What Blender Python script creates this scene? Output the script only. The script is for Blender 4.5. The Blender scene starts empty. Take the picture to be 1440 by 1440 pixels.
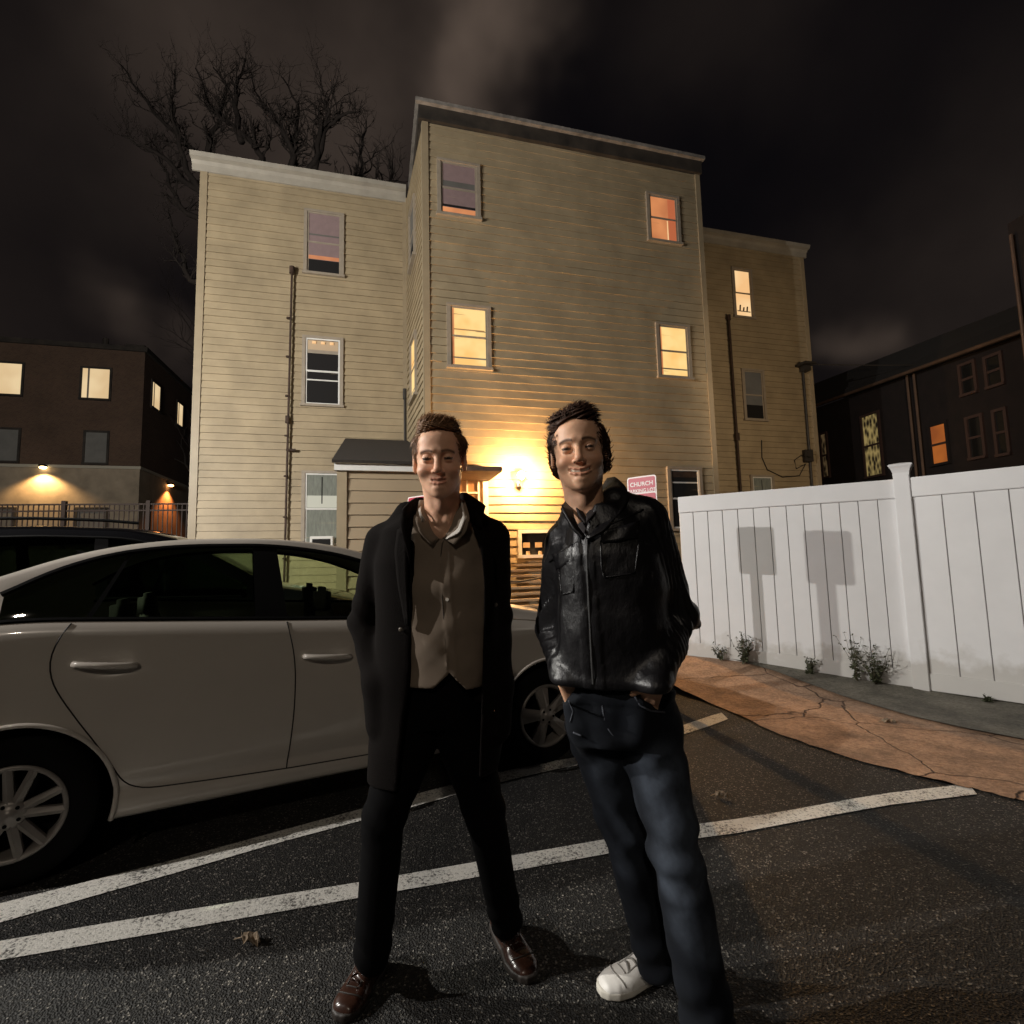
import bpy, bmesh, math, random
import numpy as np
from mathutils import Vector, Matrix
random.seed(7); rng=np.random.RandomState(11)
S=bpy.context.scene; COL=S.collection
V3=lambda *a: np.array(a,float)

# ------------------------------------------------------------------ camera
PITCH=math.radians(5.4); ROLL=math.radians(1.4); EYE=1.36
_f=V3(0,math.cos(PITCH),math.sin(PITCH)); _u0=V3(0,-math.sin(PITCH),math.cos(PITCH)); _r0=V3(1,0,0)
_r=_r0*math.cos(ROLL)-_u0*math.sin(ROLL); _u=_u0*math.cos(ROLL)+_r0*math.sin(ROLL); EYEP=V3(0,0,EYE)
cd=bpy.data.cameras.new('camera'); cam=bpy.data.objects.new('camera',cd); COL.objects.link(cam)
M=Matrix.Identity(4)
for i in range(3):
    M[i][0]=_r[i]; M[i][1]=_u[i]; M[i][2]=-_f[i]; M[i][3]=EYEP[i]
cam.matrix_world=M; cd.sensor_width=36; cd.lens=18; cd.clip_start=0.05; cd.clip_end=600
S.camera=cam
def ray(x,y): return _f+_r*(x-720)/720+_u*(720-y)/720
def atY(x,y,Y): d=ray(x,y); return EYEP+d*Y/d[1]
def atZ(x,y,z=0): d=ray(x,y); return EYEP+d*(z-EYE)/d[2]

# ------------------------------------------------------------------ world (night sky with lit cloud)
W=bpy.data.worlds.new("World"); S.world=W; W.use_nodes=True
nt=W.node_tree; nt.nodes.clear(); N=nt.nodes.new; Lk=nt.links.new
out=N('ShaderNodeOutputWorld'); add=N('ShaderNodeAddShader')
bgs=N('ShaderNodeBackground'); bgc=N('ShaderNodeBackground')
sky=N('ShaderNodeTexSky'); sky.sky_type='NISHITA'; sky.sun_disc=False; sky.sun_elevation=math.radians(-6); sky.sun_rotation=math.radians(200)
bgs.inputs[1].default_value=0.012; Lk(sky.outputs[0],bgs.inputs[0])
tc=N('ShaderNodeTexCoord')
n1=N('ShaderNodeTexNoise'); n1.inputs['Scale'].default_value=2.6; n1.inputs['Detail'].default_value=4; n1.inputs['Roughness'].default_value=.5; Lk(tc.outputs['Generated'],n1.inputs[0])
wob=N('ShaderNodeVectorMath'); wob.operation='MULTIPLY_ADD'; Lk(n1.outputs['Color'],wob.inputs[0]); wob.inputs[1].default_value=(.42,.42,.42); 
sub=N('ShaderNodeVectorMath'); sub.operation='SUBTRACT'; Lk(tc.outputs['Generated'],sub.inputs[0]); sub.inputs[1].default_value=(.21,.21,.21); Lk(sub.outputs[0],wob.inputs[2])
def unit(px,py): d=ray(px,py); return d/np.linalg.norm(d)
acc=None
for (px,py,Rr,am) in ((690,0,.14,.050),(670,80,.11,.036),(440,30,.36,.019),(330,190,.26,.017),(480,200,.20,.012),(980,20,.20,.007),(1195,480,.085,.060),(1140,472,.07,.02),(1290,340,.25,.008),(165,425,.07,.010),(235,462,.07,.036),(-600,300,.7,.01),(2200,300,.7,.01)):
    dn=N('ShaderNodeVectorMath'); dn.operation='DISTANCE'; Lk(wob.outputs[0],dn.inputs[0]); dn.inputs[1].default_value=tuple(unit(px,py))
    mr=N('ShaderNodeMapRange'); mr.interpolation_type='SMOOTHERSTEP'; mr.inputs['From Min'].default_value=0; mr.inputs['From Max'].default_value=Rr*1.25; mr.inputs['To Min'].default_value=am; mr.inputs['To Max'].default_value=0; Lk(dn.outputs['Value'],mr.inputs['Value'])
    if acc is None: acc=mr.outputs[0]
    else:
        a_=N('ShaderNodeMath'); a_.operation='ADD'; Lk(acc,a_.inputs[0]); Lk(mr.outputs[0],a_.inputs[1]); acc=a_.outputs[0]
n2=N('ShaderNodeTexNoise'); n2.inputs['Scale'].default_value=4.5; n2.inputs['Detail'].default_value=5; Lk(tc.outputs['Generated'],n2.inputs[0])
mm=N('ShaderNodeMapRange'); mm.inputs['From Min'].default_value=.3; mm.inputs['From Max'].default_value=.7; mm.inputs['To Min'].default_value=.65; mm.inputs['To Max'].default_value=1.2; Lk(n2.outputs[0],mm.inputs['Value'])
ml=N('ShaderNodeMath'); ml.operation='MULTIPLY'; Lk(acc,ml.inputs[0]); Lk(mm.outputs[0],ml.inputs[1])
vs_=N('ShaderNodeVectorMath'); vs_.operation='SCALE'; vs_.inputs[0].default_value=(1,.73,.56); Lk(ml.outputs[0],vs_.inputs['Scale'])
va=N('ShaderNodeVectorMath'); va.operation='ADD'; Lk(vs_.outputs[0],va.inputs[0]); va.inputs[1].default_value=(.0024,.0021,.0028); Lk(va.outputs[0],bgc.inputs[0]); bgc.inputs[1].default_value=1.0
Lk(bgs.outputs[0],add.inputs[0]); Lk(bgc.outputs[0],add.inputs[1]); Lk(add.outputs[0],out.inputs[0])
S.view_settings.view_transform='Standard'; S.view_settings.look='None'; S.view_settings.exposure=0.0; S.view_settings.gamma=1

def lamp(name,loc,power,color,radius,kind='POINT',target=None,size=None,blend=0.6):
    l=bpy.data.lights.new(name,kind); l.energy=power; l.color=color; l.shadow_soft_size=radius
    o=bpy.data.objects.new(name,l); COL.objects.link(o); o.location=loc
    if target is not None:
        o.rotation_euler=(Vector(target)-Vector(loc)).to_track_quat('-Z','Y').to_euler()
    if kind=='SPOT': l.spot_size=math.radians(size); l.spot_blend=blend
    return o
# street lamps of the parking lot, to the left of and behind the photographer
lamp('street_light',(-8.4,-0.3,5.4),2500,(1.0,0.95,0.90),0.04)
lamp('street_light',(-8.2,2.95,4.78),2150,(1.0,0.97,0.89),0.05)
lamp('street_light',(-1.0,-8.0,8.0),560,(1.0,0.86,0.70),0.15)

lamp('right_wing_fill',(7.6,7.2,4.6),520,(1.0,.76,.50),.15,'SPOT',(7.3,14.2,5.2),95)  # added warm spot with no visible source, brightens the right wing

# ------------------------------------------------------------------ materials
def mat(name,base=(.5,.5,.5),rough=.6,metal=0,var=0,vscale=8,bump=0,bscale=40,bdetail=4,spec=.5,emit=None,estr=0,attr=None,col2=None,stretch=None,coat=0,bdist=.01,wave=None):
    m=bpy.data.materials.new(name); m.use_nodes=True; t=m.node_tree; b=t.nodes['Principled BSDF']
    b.inputs['Base Color'].default_value=(*base,1); b.inputs['Roughness'].default_value=rough; b.inputs['Metallic'].default_value=metal
    b.inputs['Specular IOR Level'].default_value=spec
    if coat: b.inputs['Coat Weight'].default_value=coat; b.inputs['Coat Roughness'].default_value=.04
    if emit: b.inputs['Emission Color'].default_value=(*emit,1); b.inputs['Emission Strength'].default_value=estr
    co=t.nodes.new('ShaderNodeTexCoord'); src=co.outputs['Object']
    if stretch:
        mp=t.nodes.new('ShaderNodeMapping'); mp.inputs['Scale'].default_value=stretch; t.links.new(src,mp.inputs[0]); src=mp.outputs[0]
    colsrc=None
    if attr:
        a=t.nodes.new('ShaderNodeAttribute'); a.attribute_name=attr; colsrc=a.outputs['Color']
    if var or col2:
        n=t.nodes.new('ShaderNodeTexNoise'); n.inputs['Scale'].default_value=vscale; n.inputs['Detail'].default_value=6; n.inputs['Roughness'].default_value=.6
        t.links.new(src,n.inputs[0])
        rp=t.nodes.new('ShaderNodeValToRGB'); rp.color_ramp.elements[0].position=.3; rp.color_ramp.elements[1].position=.7
        c2=col2 if col2 else tuple(min(1,c*(1+var)) for c in base); c1=base if col2 else tuple(c*(1-var) for c in base)
        if attr: c1=(1-var,)*3; c2=(min(1,1+var*.2),)*3
        rp.color_ramp.elements[0].color=(*c1,1); rp.color_ramp.elements[1].color=(*c2,1)
        t.links.new(n.outputs[0],rp.inputs[0])
        if attr:
            mx=t.nodes.new('ShaderNodeMixRGB'); mx.blend_type='MULTIPLY'; mx.inputs[0].default_value=1
            t.links.new(colsrc,mx.inputs[1]); t.links.new(rp.outputs[0],mx.inputs[2]); colsrc=mx.outputs[0]
        else: colsrc=rp.outputs[0]
    if colsrc: t.links.new(colsrc,b.inputs['Base Color'])
    if bump:
        n=t.nodes.new('ShaderNodeTexNoise'); n.inputs['Scale'].default_value=bscale; n.inputs['Detail'].default_value=bdetail; n.inputs['Roughness'].default_value=.6
        bp=t.nodes.new('ShaderNodeBump'); bp.inputs['Strength'].default_value=bump; bp.inputs['Distance'].default_value=bdist
        t.links.new(src,n.inputs[0]); t.links.new(n.outputs[0],bp.inputs['Height']); t.links.new(bp.outputs[0],b.inputs['Normal'])
    return m
MT={}
MT['siding']=mat('vinyl_siding',(.36,.285,.180),.55,var=.17,vscale=1.6,bump=.25,bscale=6,stretch=(1,1,1),bdist=.01)
MT['siding2']=mat('vinyl_siding_shed',(.35,.27,.175),.55,var=.07,vscale=2)
MT['trim']=mat('painted_trim',(.32,.255,.165),.5,var=.1,vscale=3)
MT['cornice']=mat('cornice_paint',(.33,.30,.25),.55,var=.15,vscale=2.5)
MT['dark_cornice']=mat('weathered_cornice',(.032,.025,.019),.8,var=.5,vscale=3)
MT['winframe']=mat('window_frame_paint',(.32,.27,.21),.5,var=.1)
MT['white']=mat('white_vinyl_trim',(.72,.71,.68),.4,var=.06)
MT['pipe']=mat('rusty_pipe',(.05,.028,.018),.7,var=.4,vscale=12)
MT['cable']=mat('black_cable',(.03,.025,.02),.6)
MT['shingle']=mat('asphalt_shingle',(.035,.028,.024),.95,var=.4,vscale=40,bump=.5,bscale=80)
MT['room']=mat('dark_room',(.006,.005,.005),.9)
MT['blind_mauve']=mat('mauve_blind',(.22,.16,.16),.8,var=.1,emit=(.30,.16,.14),estr=.09)
MT['curtain']=mat('pale_curtain',(.17,.18,.155),.8,var=.25,vscale=9,stretch=(3,3,.6),emit=(.3,.33,.25),estr=.04)
def glow(name,c,s,c2=None,sc=1.5):
    m=mat(name,(.08,.06,.045),.6,emit=c,estr=s); t=m.node_tree; b=t.nodes['Principled BSDF']
    n=t.nodes.new('ShaderNodeTexNoise'); n.inputs['Scale'].default_value=sc; n.inputs['Detail'].default_value=2
    co=t.nodes.new('ShaderNodeTexCoord'); t.links.new(co.outputs['Object'],n.inputs[0])
    rp=t.nodes.new('ShaderNodeValToRGB'); rp.color_ramp.elements[0].position=.38; rp.color_ramp.elements[1].position=.62
    rp.color_ramp.elements[0].color=(*(c2 or c),1); rp.color_ramp.elements[1].color=(*c,1)
    t.links.new(n.outputs[0],rp.inputs[0]); t.links.new(rp.outputs[0],b.inputs['Emission Color']); return m
MT['lit_yellow']=glow('lit_room_yellow',(1,.70,.27),1.0,(1,.56,.17),2.2)
MT['lit_orange']=glow('lit_room_orange',(.95,.36,.13),.75,(.62,.20,.075),1.4)
MT['lit_cream']=glow('lit_room_cream',(1,.66,.33),.95,(.95,.55,.24),1.2)
MT['lit_pale']=glow('lit_room_pale',(.98,.74,.42),.80,(.85,.60,.32),.8)
MT['lit_amber']=glow('lit_room_amber',(.50,.13,.012),.75,(.28,.06,.006),1.2)
MT['glass_dark']=mat('dark_window_glass',(.012,.012,.012),.06,spec=.6)
MT['grey_blind']=mat('grey_blind',(.11,.105,.095),.7,var=.15,vscale=3,emit=(.2,.18,.15),estr=.06)
MT['paint_white']=mat('car_paint',(.47,.43,.38),.28,var=.03,vscale=3,coat=.6)
MT['paint_black']=mat('black_car_paint',(.006,.006,.007),.15,coat=.8)
MT['rubber']=mat('tyre_rubber',(.004,.004,.004),.9,bump=.2,bscale=60,spec=.12)
MT['rim']=mat('alloy_rim',(.25,.23,.21),.42,metal=.35,var=.08)
MT['black_plastic']=mat('black_plastic',(.003,.003,.003),.8,spec=.1)
MT['seam']=mat('door_seam_rubber',(.008,.006,.005),.7)
MT['fabric_dark']=mat('seat_fabric',(.02,.018,.017),.9)
MT['vinyl']=mat('fence_vinyl',(.76,.76,.77),.38,var=.03,vscale=4)
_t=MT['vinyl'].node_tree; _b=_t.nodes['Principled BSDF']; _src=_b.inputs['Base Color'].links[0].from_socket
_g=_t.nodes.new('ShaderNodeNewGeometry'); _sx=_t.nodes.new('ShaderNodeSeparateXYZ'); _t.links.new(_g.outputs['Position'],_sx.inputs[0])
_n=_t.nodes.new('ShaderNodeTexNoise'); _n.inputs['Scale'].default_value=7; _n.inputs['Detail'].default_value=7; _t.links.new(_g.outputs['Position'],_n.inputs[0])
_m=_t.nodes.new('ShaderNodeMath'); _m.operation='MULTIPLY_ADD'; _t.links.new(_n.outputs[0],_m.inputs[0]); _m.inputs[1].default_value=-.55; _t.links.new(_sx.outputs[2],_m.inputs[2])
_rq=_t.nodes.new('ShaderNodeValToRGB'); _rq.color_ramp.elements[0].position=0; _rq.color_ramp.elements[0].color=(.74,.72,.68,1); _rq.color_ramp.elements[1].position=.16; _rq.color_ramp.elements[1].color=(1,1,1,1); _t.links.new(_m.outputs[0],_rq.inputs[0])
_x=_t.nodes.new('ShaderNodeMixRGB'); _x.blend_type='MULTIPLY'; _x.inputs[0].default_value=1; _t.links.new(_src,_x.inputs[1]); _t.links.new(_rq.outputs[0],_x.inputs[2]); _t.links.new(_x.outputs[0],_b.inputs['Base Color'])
MT['groove']=mat('fence_groove',(.16,.15,.15),.8)
def glassmat(name,tint,dark):
    m=bpy.data.materials.new(name); m.use_nodes=True; t=m.node_tree; t.nodes.clear()
    o=t.nodes.new('ShaderNodeOutputMaterial'); mx=t.nodes.new('ShaderNodeMixShader'); tr=t.nodes.new('ShaderNodeBsdfTransparent'); gl=t.nodes.new('ShaderNodeBsdfGlossy')
    fr=t.nodes.new('ShaderNodeFresnel'); fr.inputs[0].default_value=1.45
    tr.inputs[0].default_value=(*tint,1); gl.inputs[0].default_value=(.8,.8,.8,1); gl.inputs['Roughness'].default_value=.02
    t.links.new(fr.outputs[0],mx.inputs[0]); t.links.new(tr.outputs[0],mx.inputs[1]); t.links.new(gl.outputs[0],mx.inputs[2]); t.links.new(mx.outputs[0],o.inputs[0]); return m
MT['carglass']=glassmat('tinted_car_glass',(.76,.85,.68),0)
MT['carglass2']=glassmat('privacy_glass',(.36,.44,.32),0)
MT['suvglass']=glassmat('black_tinted_glass',(.10,.13,.09),0)
MT['winglass']=glassmat('window_glass',(.9,.9,.88),0)

# ------------------------------------------------------------------ object helpers
def link(name,me,m=None,parent=None,smooth=False):
    o=bpy.data.objects.new(name,me); COL.objects.link(o)
    if m is not None:
        for x in (m if isinstance(m,(list,tuple)) else [m]): me.materials.append(x)
    if parent is not None: o.parent=parent
    if smooth: me.polygons.foreach_set('use_smooth',[True]*len(me.polygons))
    return o
class MB:
    def __init__(s): s.v=[]; s.f=[]; s.mi=[]
    def add(s,vs,fs,mi=0):
        k=len(s.v); s.v+= [tuple(map(float,v)) for v in vs]; s.f+=[tuple(i+k for i in f) for f in fs]; s.mi+=[mi]*len(fs)
    def box(s,o,ax,ay,az,x,y,z,mi=0):
        """box in frame o,ax,ay,az between ranges x,y,z"""
        vs=[o+ax*a+ay*b+az*c for a in x for b in y for c in z]
        s.add(vs,[(0,1,3,2),(4,6,7,5),(0,4,5,1),(2,3,7,6),(0,2,6,4),(1,5,7,3)],mi)
    def tube(s,pts,r,n=8,mi=0,cap=True):
        pts=[np.array(p,float) for p in pts]; rs=r if hasattr(r,'__len__') else [r]*len(pts)
        vs=[]; up=None
        for i,p in enumerate(pts):
            d=(pts[min(i+1,len(pts)-1)]-pts[max(i-1,0)]); d=d/(np.linalg.norm(d)+1e-9)
            if up is None:
                up=V3(0,0,1) if abs(d[2])<.9 else V3(1,0,0)
            a=np.cross(d,up); a/=np.linalg.norm(a)+1e-9; b=np.cross(a,d); up=b
            for j in range(n):
                t=2*math.pi*j/n; vs.append(p+(a*math.cos(t)+b*math.sin(t))*rs[i])
        fs=[]
        for i in range(len(pts)-1):
            for j in range(n):
                fs.append((i*n+j,i*n+(j+1)%n,(i+1)*n+(j+1)%n,(i+1)*n+j))
        if cap: fs+= [tuple(range(n))[::-1],tuple(range((len(pts)-1)*n,len(pts)*n))]
        s.add(vs,fs,mi)
    def grid(s,P,mi=0):
        """P[i][j] points"""
        P=np.array(P,float); a,b=P.shape[:2]
        s.add(P.reshape(-1,3),[(i*b+j,i*b+j+1,(i+1)*b+j+1,(i+1)*b+j) for i in range(a-1) for j in range(b-1)],mi)
    def sheet(s,P,thick,nrm=None,mi=0):
        """thick sheet from grid points; nrm offset direction"""
        P=np.array(P,float); a,b=P.shape[:2]
        gu=np.gradient(P,axis=0) if a>1 else None; gv=np.gradient(P,axis=1)
        n=np.cross(gu,gv); n/=np.linalg.norm(n,axis=2,keepdims=True)+1e-9
        Q=P+n*thick; k=a*b
        f=[(i*b+j,i*b+j+1,(i+1)*b+j+1,(i+1)*b+j) for i in range(a-1) for j in range(b-1)]
        f2=[tuple(x+k for x in q)[::-1] for q in f]
        e=[]
        for j in range(b-1): e+=[(j+1,j,j+k,j+1+k),((a-1)*b+j,(a-1)*b+j+1,(a-1)*b+j+1+k,(a-1)*b+j+k)]
        for i in range(a-1): e+=[(i*b,(i+1)*b,(i+1)*b+k,i*b+k),((i+1)*b+b-1,i*b+b-1,i*b+b-1+k,(i+1)*b+b-1+k)]
        s.add(np.concatenate([P.reshape(-1,3),Q.reshape(-1,3)]),f+f2+e,mi)
    def build(s,name,m=None,parent=None,smooth=False,bevel=0,recalc=True):
        me=bpy.data.meshes.new(name); me.from_pydata(s.v,[],s.f); 
        me.polygons.foreach_set('material_index',s.mi)
        if recalc or bevel:
            bm=bmesh.new(); bm.from_mesh(me)
            bmesh.ops.recalc_face_normals(bm,faces=bm.faces)
            if bevel: bmesh.ops.bevel(bm,geom=bm.edges[:],offset=bevel,segments=2,affect='EDGES',clamp_overlap=True)
            bm.to_mesh(me); bm.free()
        me.update()
        return link(name,me,m,parent,smooth)
def empty(name,loc,label,cat,group=None):
    o=bpy.data.objects.new(name,None); COL.objects.link(o); o.location=loc; o.empty_display_size=.1
    o['label']=label; o['category']=cat
    if group: o['group']=group
    return o
def tag(o,label=None,cat=None,group=None,kind=None):
    if label: o['label']=label
    if cat: o['category']=cat
    if group: o['group']=group
    if kind: o['kind']=kind
    return o
def settle(root,kids=None):
    """children were built in world coordinates: cancel the root's offset"""
    inv=Matrix.Translation(-Vector(root.location))
    for ch in root.children:
        ch.matrix_parent_inverse=inv
Zax=V3(0,0,1)

# ------------------------------------------------------------------ ground
def sm(t): t=np.clip(t,0,1); return t*t*(3-2*t)
def gz(x,y): return 0.19*float(sm((y-4.7)/1.5))*float(sm((x+1.5)/1.5))
def sheet_ground(name,poly,dz,m,res=.25):
    """flat polygon triangulated, subdivided and laid on the terrain"""
    bm=bmesh.new(); vs=[bm.verts.new((p[0],p[1],0)) for p in poly]; f=bm.faces.new(vs); bmesh.ops.triangulate(bm,faces=[f])
    for _ in range(7):
        ed=[e for e in bm.edges if e.calc_length()>res and min(v.co.length for v in e.verts)<14]
        if not ed: break
        bmesh.ops.subdivide_edges(bm,edges=ed,cuts=1); bmesh.ops.triangulate(bm,faces=bm.faces[:])
    for v in bm.verts: v.co.z=gz(v.co.x,v.co.y)+dz
    bmesh.ops.recalc_face_normals(bm,faces=bm.faces)
    if sum(f.normal.z for f in bm.faces)<0: bmesh.ops.reverse_faces(bm,faces=bm.faces)
    me=bpy.data.meshes.new(name); bm.to_mesh(me); bm.free()
    o=link(name,me,m); o['kind']='structure'; return o

def asphalt_mat():
    m=bpy.data.materials.new('asphalt'); m.use_nodes=True; t=m.node_tree; b=t.nodes['Principled BSDF']; n=t.nodes.new; l=t.links.new
    co=n('ShaderNodeTexCoord')
    v=n('ShaderNodeTexVoronoi'); v.inputs['Scale'].default_value=150; l(co.outputs['Object'],v.inputs[0])
    rp=n('ShaderNodeValToRGB'); rp.color_ramp.interpolation='LINEAR'
    e=rp.color_ramp.elements; e[0].position=0; e[0].color=(.008,.0077,.0073,1); e[1].position=1; e[1].color=(.46,.44,.40,1)
    k=e.new(.5); k.color=(.0155,.0148,.0136,1); k=e.new(.76); k.color=(.034,.032,.029,1)
    l(v.outputs['Color'],rp.inputs[0])
    n2=n('ShaderNodeTexNoise'); n2.inputs['Scale'].default_value=1.3; n2.inputs['Detail'].default_value=5; l(co.outputs['Object'],n2.inputs[0])
    r2=n('ShaderNodeValToRGB'); r2.color_ramp.elements[0].position=.3; r2.color_ramp.elements[1].position=.75; r2.color_ramp.elements[0].color=(.34,.34,.33,1); r2.color_ramp.elements[1].color=(1.1,1.05,1.0,1); l(n2.outputs[0],r2.inputs[0])
    mx=n('ShaderNodeMixRGB'); mx.blend_type='MULTIPLY'; mx.inputs[0].default_value=1; l(rp.outputs[0],mx.inputs[1]); l(r2.outputs[0],mx.inputs[2]); l(mx.outputs[0],b.inputs['Base Color'])
    b.inputs['Roughness'].default_value=.66; b.inputs['Specular IOR Level'].default_value=.35
    n3=n('ShaderNodeTexNoise'); n3.inputs['Scale'].default_value=150; n3.inputs['Detail'].default_value=5; l(co.outputs['Object'],n3.inputs[0])
    mm=n('ShaderNodeMath'); mm.operation='ADD'; l(v.outputs['Distance'],mm.inputs[0]); l(n3.outputs[0],mm.inputs[1])
    bp=n('ShaderNodeBump'); bp.inputs['Strength'].default_value=1; bp.inputs['Distance'].default_value=.008; l(mm.outputs[0],bp.inputs['Height']); l(bp.outputs[0],b.inputs['Normal'])
    return m
def concrete_mat(name,base,crack=True):
    m=bpy.data.materials.new(name); m.use_nodes=True; t=m.node_tree; b=t.nodes['Principled BSDF']; n=t.nodes.new; l=t.links.new
    co=n('ShaderNodeTexCoord'); n2=n('ShaderNodeTexNoise'); n2.inputs['Scale'].default_value=3.0; n2.inputs['Detail'].default_value=9; n2.inputs['Roughness'].default_value=.65; l(co.outputs['Object'],n2.inputs[0])
    rp=n('ShaderNodeValToRGB'); rp.color_ramp.elements[0].position=.3; rp.color_ramp.elements[1].position=.72
    rp.color_ramp.elements[0].color=(*[c*.42 for c in base],1); rp.color_ramp.elements[1].color=(*[c*1.2 for c in base],1); l(n2.outputs[0],rp.inputs[0])
    wv=n('ShaderNodeTexNoise'); wv.inputs['Scale'].default_value=2.2; wv.inputs['Detail'].default_value=6; l(co.outputs['Object'],wv.inputs[0])
    mr=n('ShaderNodeMixRGB'); mr.inputs[0].default_value=.22; l(co.outputs['Object'],mr.inputs[1]); l(wv.outputs['Color'],mr.inputs[2])
    vo=n('ShaderNodeTexVoronoi'); vo.feature='DISTANCE_TO_EDGE'; vo.inputs['Scale'].default_value=1.55; l(mr.outputs[0],vo.inputs[0])
    cr=n('ShaderNodeValToRGB'); cr.color_ramp.elements[0].position=.0; cr.color_ramp.elements[0].color=(.22,.18,.16,1); cr.color_ramp.elements[1].position=.011 if crack else .001; cr.color_ramp.elements[1].color=(1,1,1,1); l(vo.outputs['Distance'],cr.inputs[0])
    mx=n('ShaderNodeMixRGB'); mx.blend_type='MULTIPLY'; mx.inputs[0].default_value=1 if crack else 0; l(rp.outputs[0],mx.inputs[1]); l(cr.outputs[0],mx.inputs[2])
    n5=n('ShaderNodeTexNoise'); n5.inputs['Scale'].default_value=38; n5.inputs['Detail'].default_value=6; n5.inputs['Roughness'].default_value=.75; l(co.outputs['Object'],n5.inputs[0])
    r5=n('ShaderNodeValToRGB'); r5.color_ramp.elements[0].position=.35; r5.color_ramp.elements[0].color=(.55,.52,.5,1); r5.color_ramp.elements[1].position=.62; r5.color_ramp.elements[1].color=(1.12,1.12,1.12,1); l(n5.outputs[0],r5.inputs[0])
    m5=n('ShaderNodeMixRGB'); m5.blend_type='MULTIPLY'; m5.inputs[0].default_value=1; l(mx.outputs[0],m5.inputs[1]); l(r5.outputs[0],m5.inputs[2]); l(m5.outputs[0],b.inputs['Base Color'])
    b.inputs['Roughness'].default_value=.85
    ad=n('ShaderNodeMath'); ad.operation='MULTIPLY_ADD'; l(cr.outputs[0],ad.inputs[0]); ad.inputs[1].default_value=.8 if crack else 0; l(n2.outputs[0],ad.inputs[2])
    bp=n('ShaderNodeBump'); bp.inputs['Strength'].default_value=.7; bp.inputs['Distance'].default_value=.03; l(ad.outputs[0],bp.inputs['Height']); l(bp.outputs[0],b.inputs['Normal'])
    return m
def linepaint():
    m=bpy.data.materials.new('road_line_paint'); m.use_nodes=True; t=m.node_tree; b=t.nodes['Principled BSDF']; n=t.nodes.new; l=t.links.new
    co=n('ShaderNodeTexCoord'); n2=n('ShaderNodeTexNoise'); n2.inputs['Scale'].default_value=85; n2.inputs['Detail'].default_value=5; n2.inputs['Roughness'].default_value=.7; l(co.outputs['Object'],n2.inputs[0])
    n3=n('ShaderNodeTexNoise'); n3.inputs['Scale'].default_value=5; n3.inputs['Detail'].default_value=3; l(co.outputs['Object'],n3.inputs[0])
    ad=n('ShaderNodeMath'); ad.operation='MULTIPLY_ADD'; l(n3.outputs[0],ad.inputs[0]); ad.inputs[1].default_value=.35; l(n2.outputs[0],ad.inputs[2])
    rp=n('ShaderNodeValToRGB'); rp.color_ramp.elements[0].position=.54; rp.color_ramp.elements[0].color=(.06,.056,.05,1); rp.color_ramp.elements[1].position=.66; rp.color_ramp.elements[1].color=(.74,.72,.66,1); l(ad.outputs[0],rp.inputs[0])
    l(rp.outputs[0],b.inputs['Base Color']); b.inputs['Roughness'].default_value=.6
    bp=n('ShaderNodeBump'); bp.inputs['Strength'].default_value=.8; bp.inputs['Distance'].default_value=.006; l(n2.outputs[0],bp.inputs['Height']); l(bp.outputs[0],b.inputs['Normal'])
    return m
sheet_ground('asphalt',[(-150,-60),(150,-60),(150,200),(-150,200)],0,asphalt_mat(),res=.5)
edge=[(1.25,6.3),(1.55,5.35),(1.83,4.70),(1.98,3.98),(2.19,3.50),(2.43,3.20),(2.60,3.01),(2.78,2.80),(3.2,2.3),(4.2,1.3),(7,-1)]
fencebase=[(7.5,1.2),(4.6,4.30),(3.95,4.93),(3.75,5.09),(2.0,6.17)]
_e=[]
for _a,_b in zip(edge,edge[1:]):
    for _k in range(7): _q=_k/7; _e.append((_a[0]+(_b[0]-_a[0])*_q+rng.normal(0,.008)+.006*math.sin(17*_a[1]+9*_q),_a[1]+(_b[1]-_a[1])*_q+rng.normal(0,.008)))
edge=_e+[edge[-1]]
conc=[(-1.0,9.2),(-1.0,7.6)]+edge+[(9,-1),(7.9,1.6),(4.9,4.6),(4.2,5.3),(2.3,6.6),(2.3,9.0)]
sheet_ground('concrete_apron',conc,.012,concrete_mat('cracked_concrete',(.46,.29,.185)),res=.3)
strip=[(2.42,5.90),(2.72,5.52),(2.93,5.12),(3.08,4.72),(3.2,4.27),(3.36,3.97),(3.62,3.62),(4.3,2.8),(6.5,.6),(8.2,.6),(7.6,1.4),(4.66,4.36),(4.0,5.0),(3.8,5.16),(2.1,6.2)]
sheet_ground('kerb_shade_strip',strip,.03,concrete_mat('shaded_concrete',(.19,.175,.14),crack=False),res=.3)  # raised kerb; its grey also paints the fence's shade from the wall lamp
lp=linepaint()
def pline(L,name='parking_line'):
    top=[atZ(*p) for p in L[0]]; bot=[atZ(*p) for p in L[1]]
    return sheet_ground(name,[tuple(p[:2]) for p in top]+[tuple(p[:2]) for p in bot[::-1]],.005 if L[2] else .018,lp,res=.4)
pline(([(-160,1353),(0,1325),(250,1283),(500,1243),(700,1208),(860,1180),(982,1160),(1035,1153),(1114,1140),(1190,1126),(1252,1116),(1362,1103)],
       [(-160,1385),(0,1352),(250,1309),(500,1265),(700,1230),(860,1201),(982,1180),(1035,1173),(1114,1158),(1190,1144),(1252,1133),(1374,1118)],1))
pline(([(-160,1313),(0,1272),(250,1209),(400,1168),(573,1121),(700,1087),(780,1071),(815,1065)],
       [(-160,1341),(0,1299),(250,1228),(400,1184),(573,1138),(700,1102),(780,1083),(812,1077)],1))
pline(([(930,1031),(1000,1007),(1015,1003)],[(932,1043),(1000,1021),(1024,1012)],1))

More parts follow.
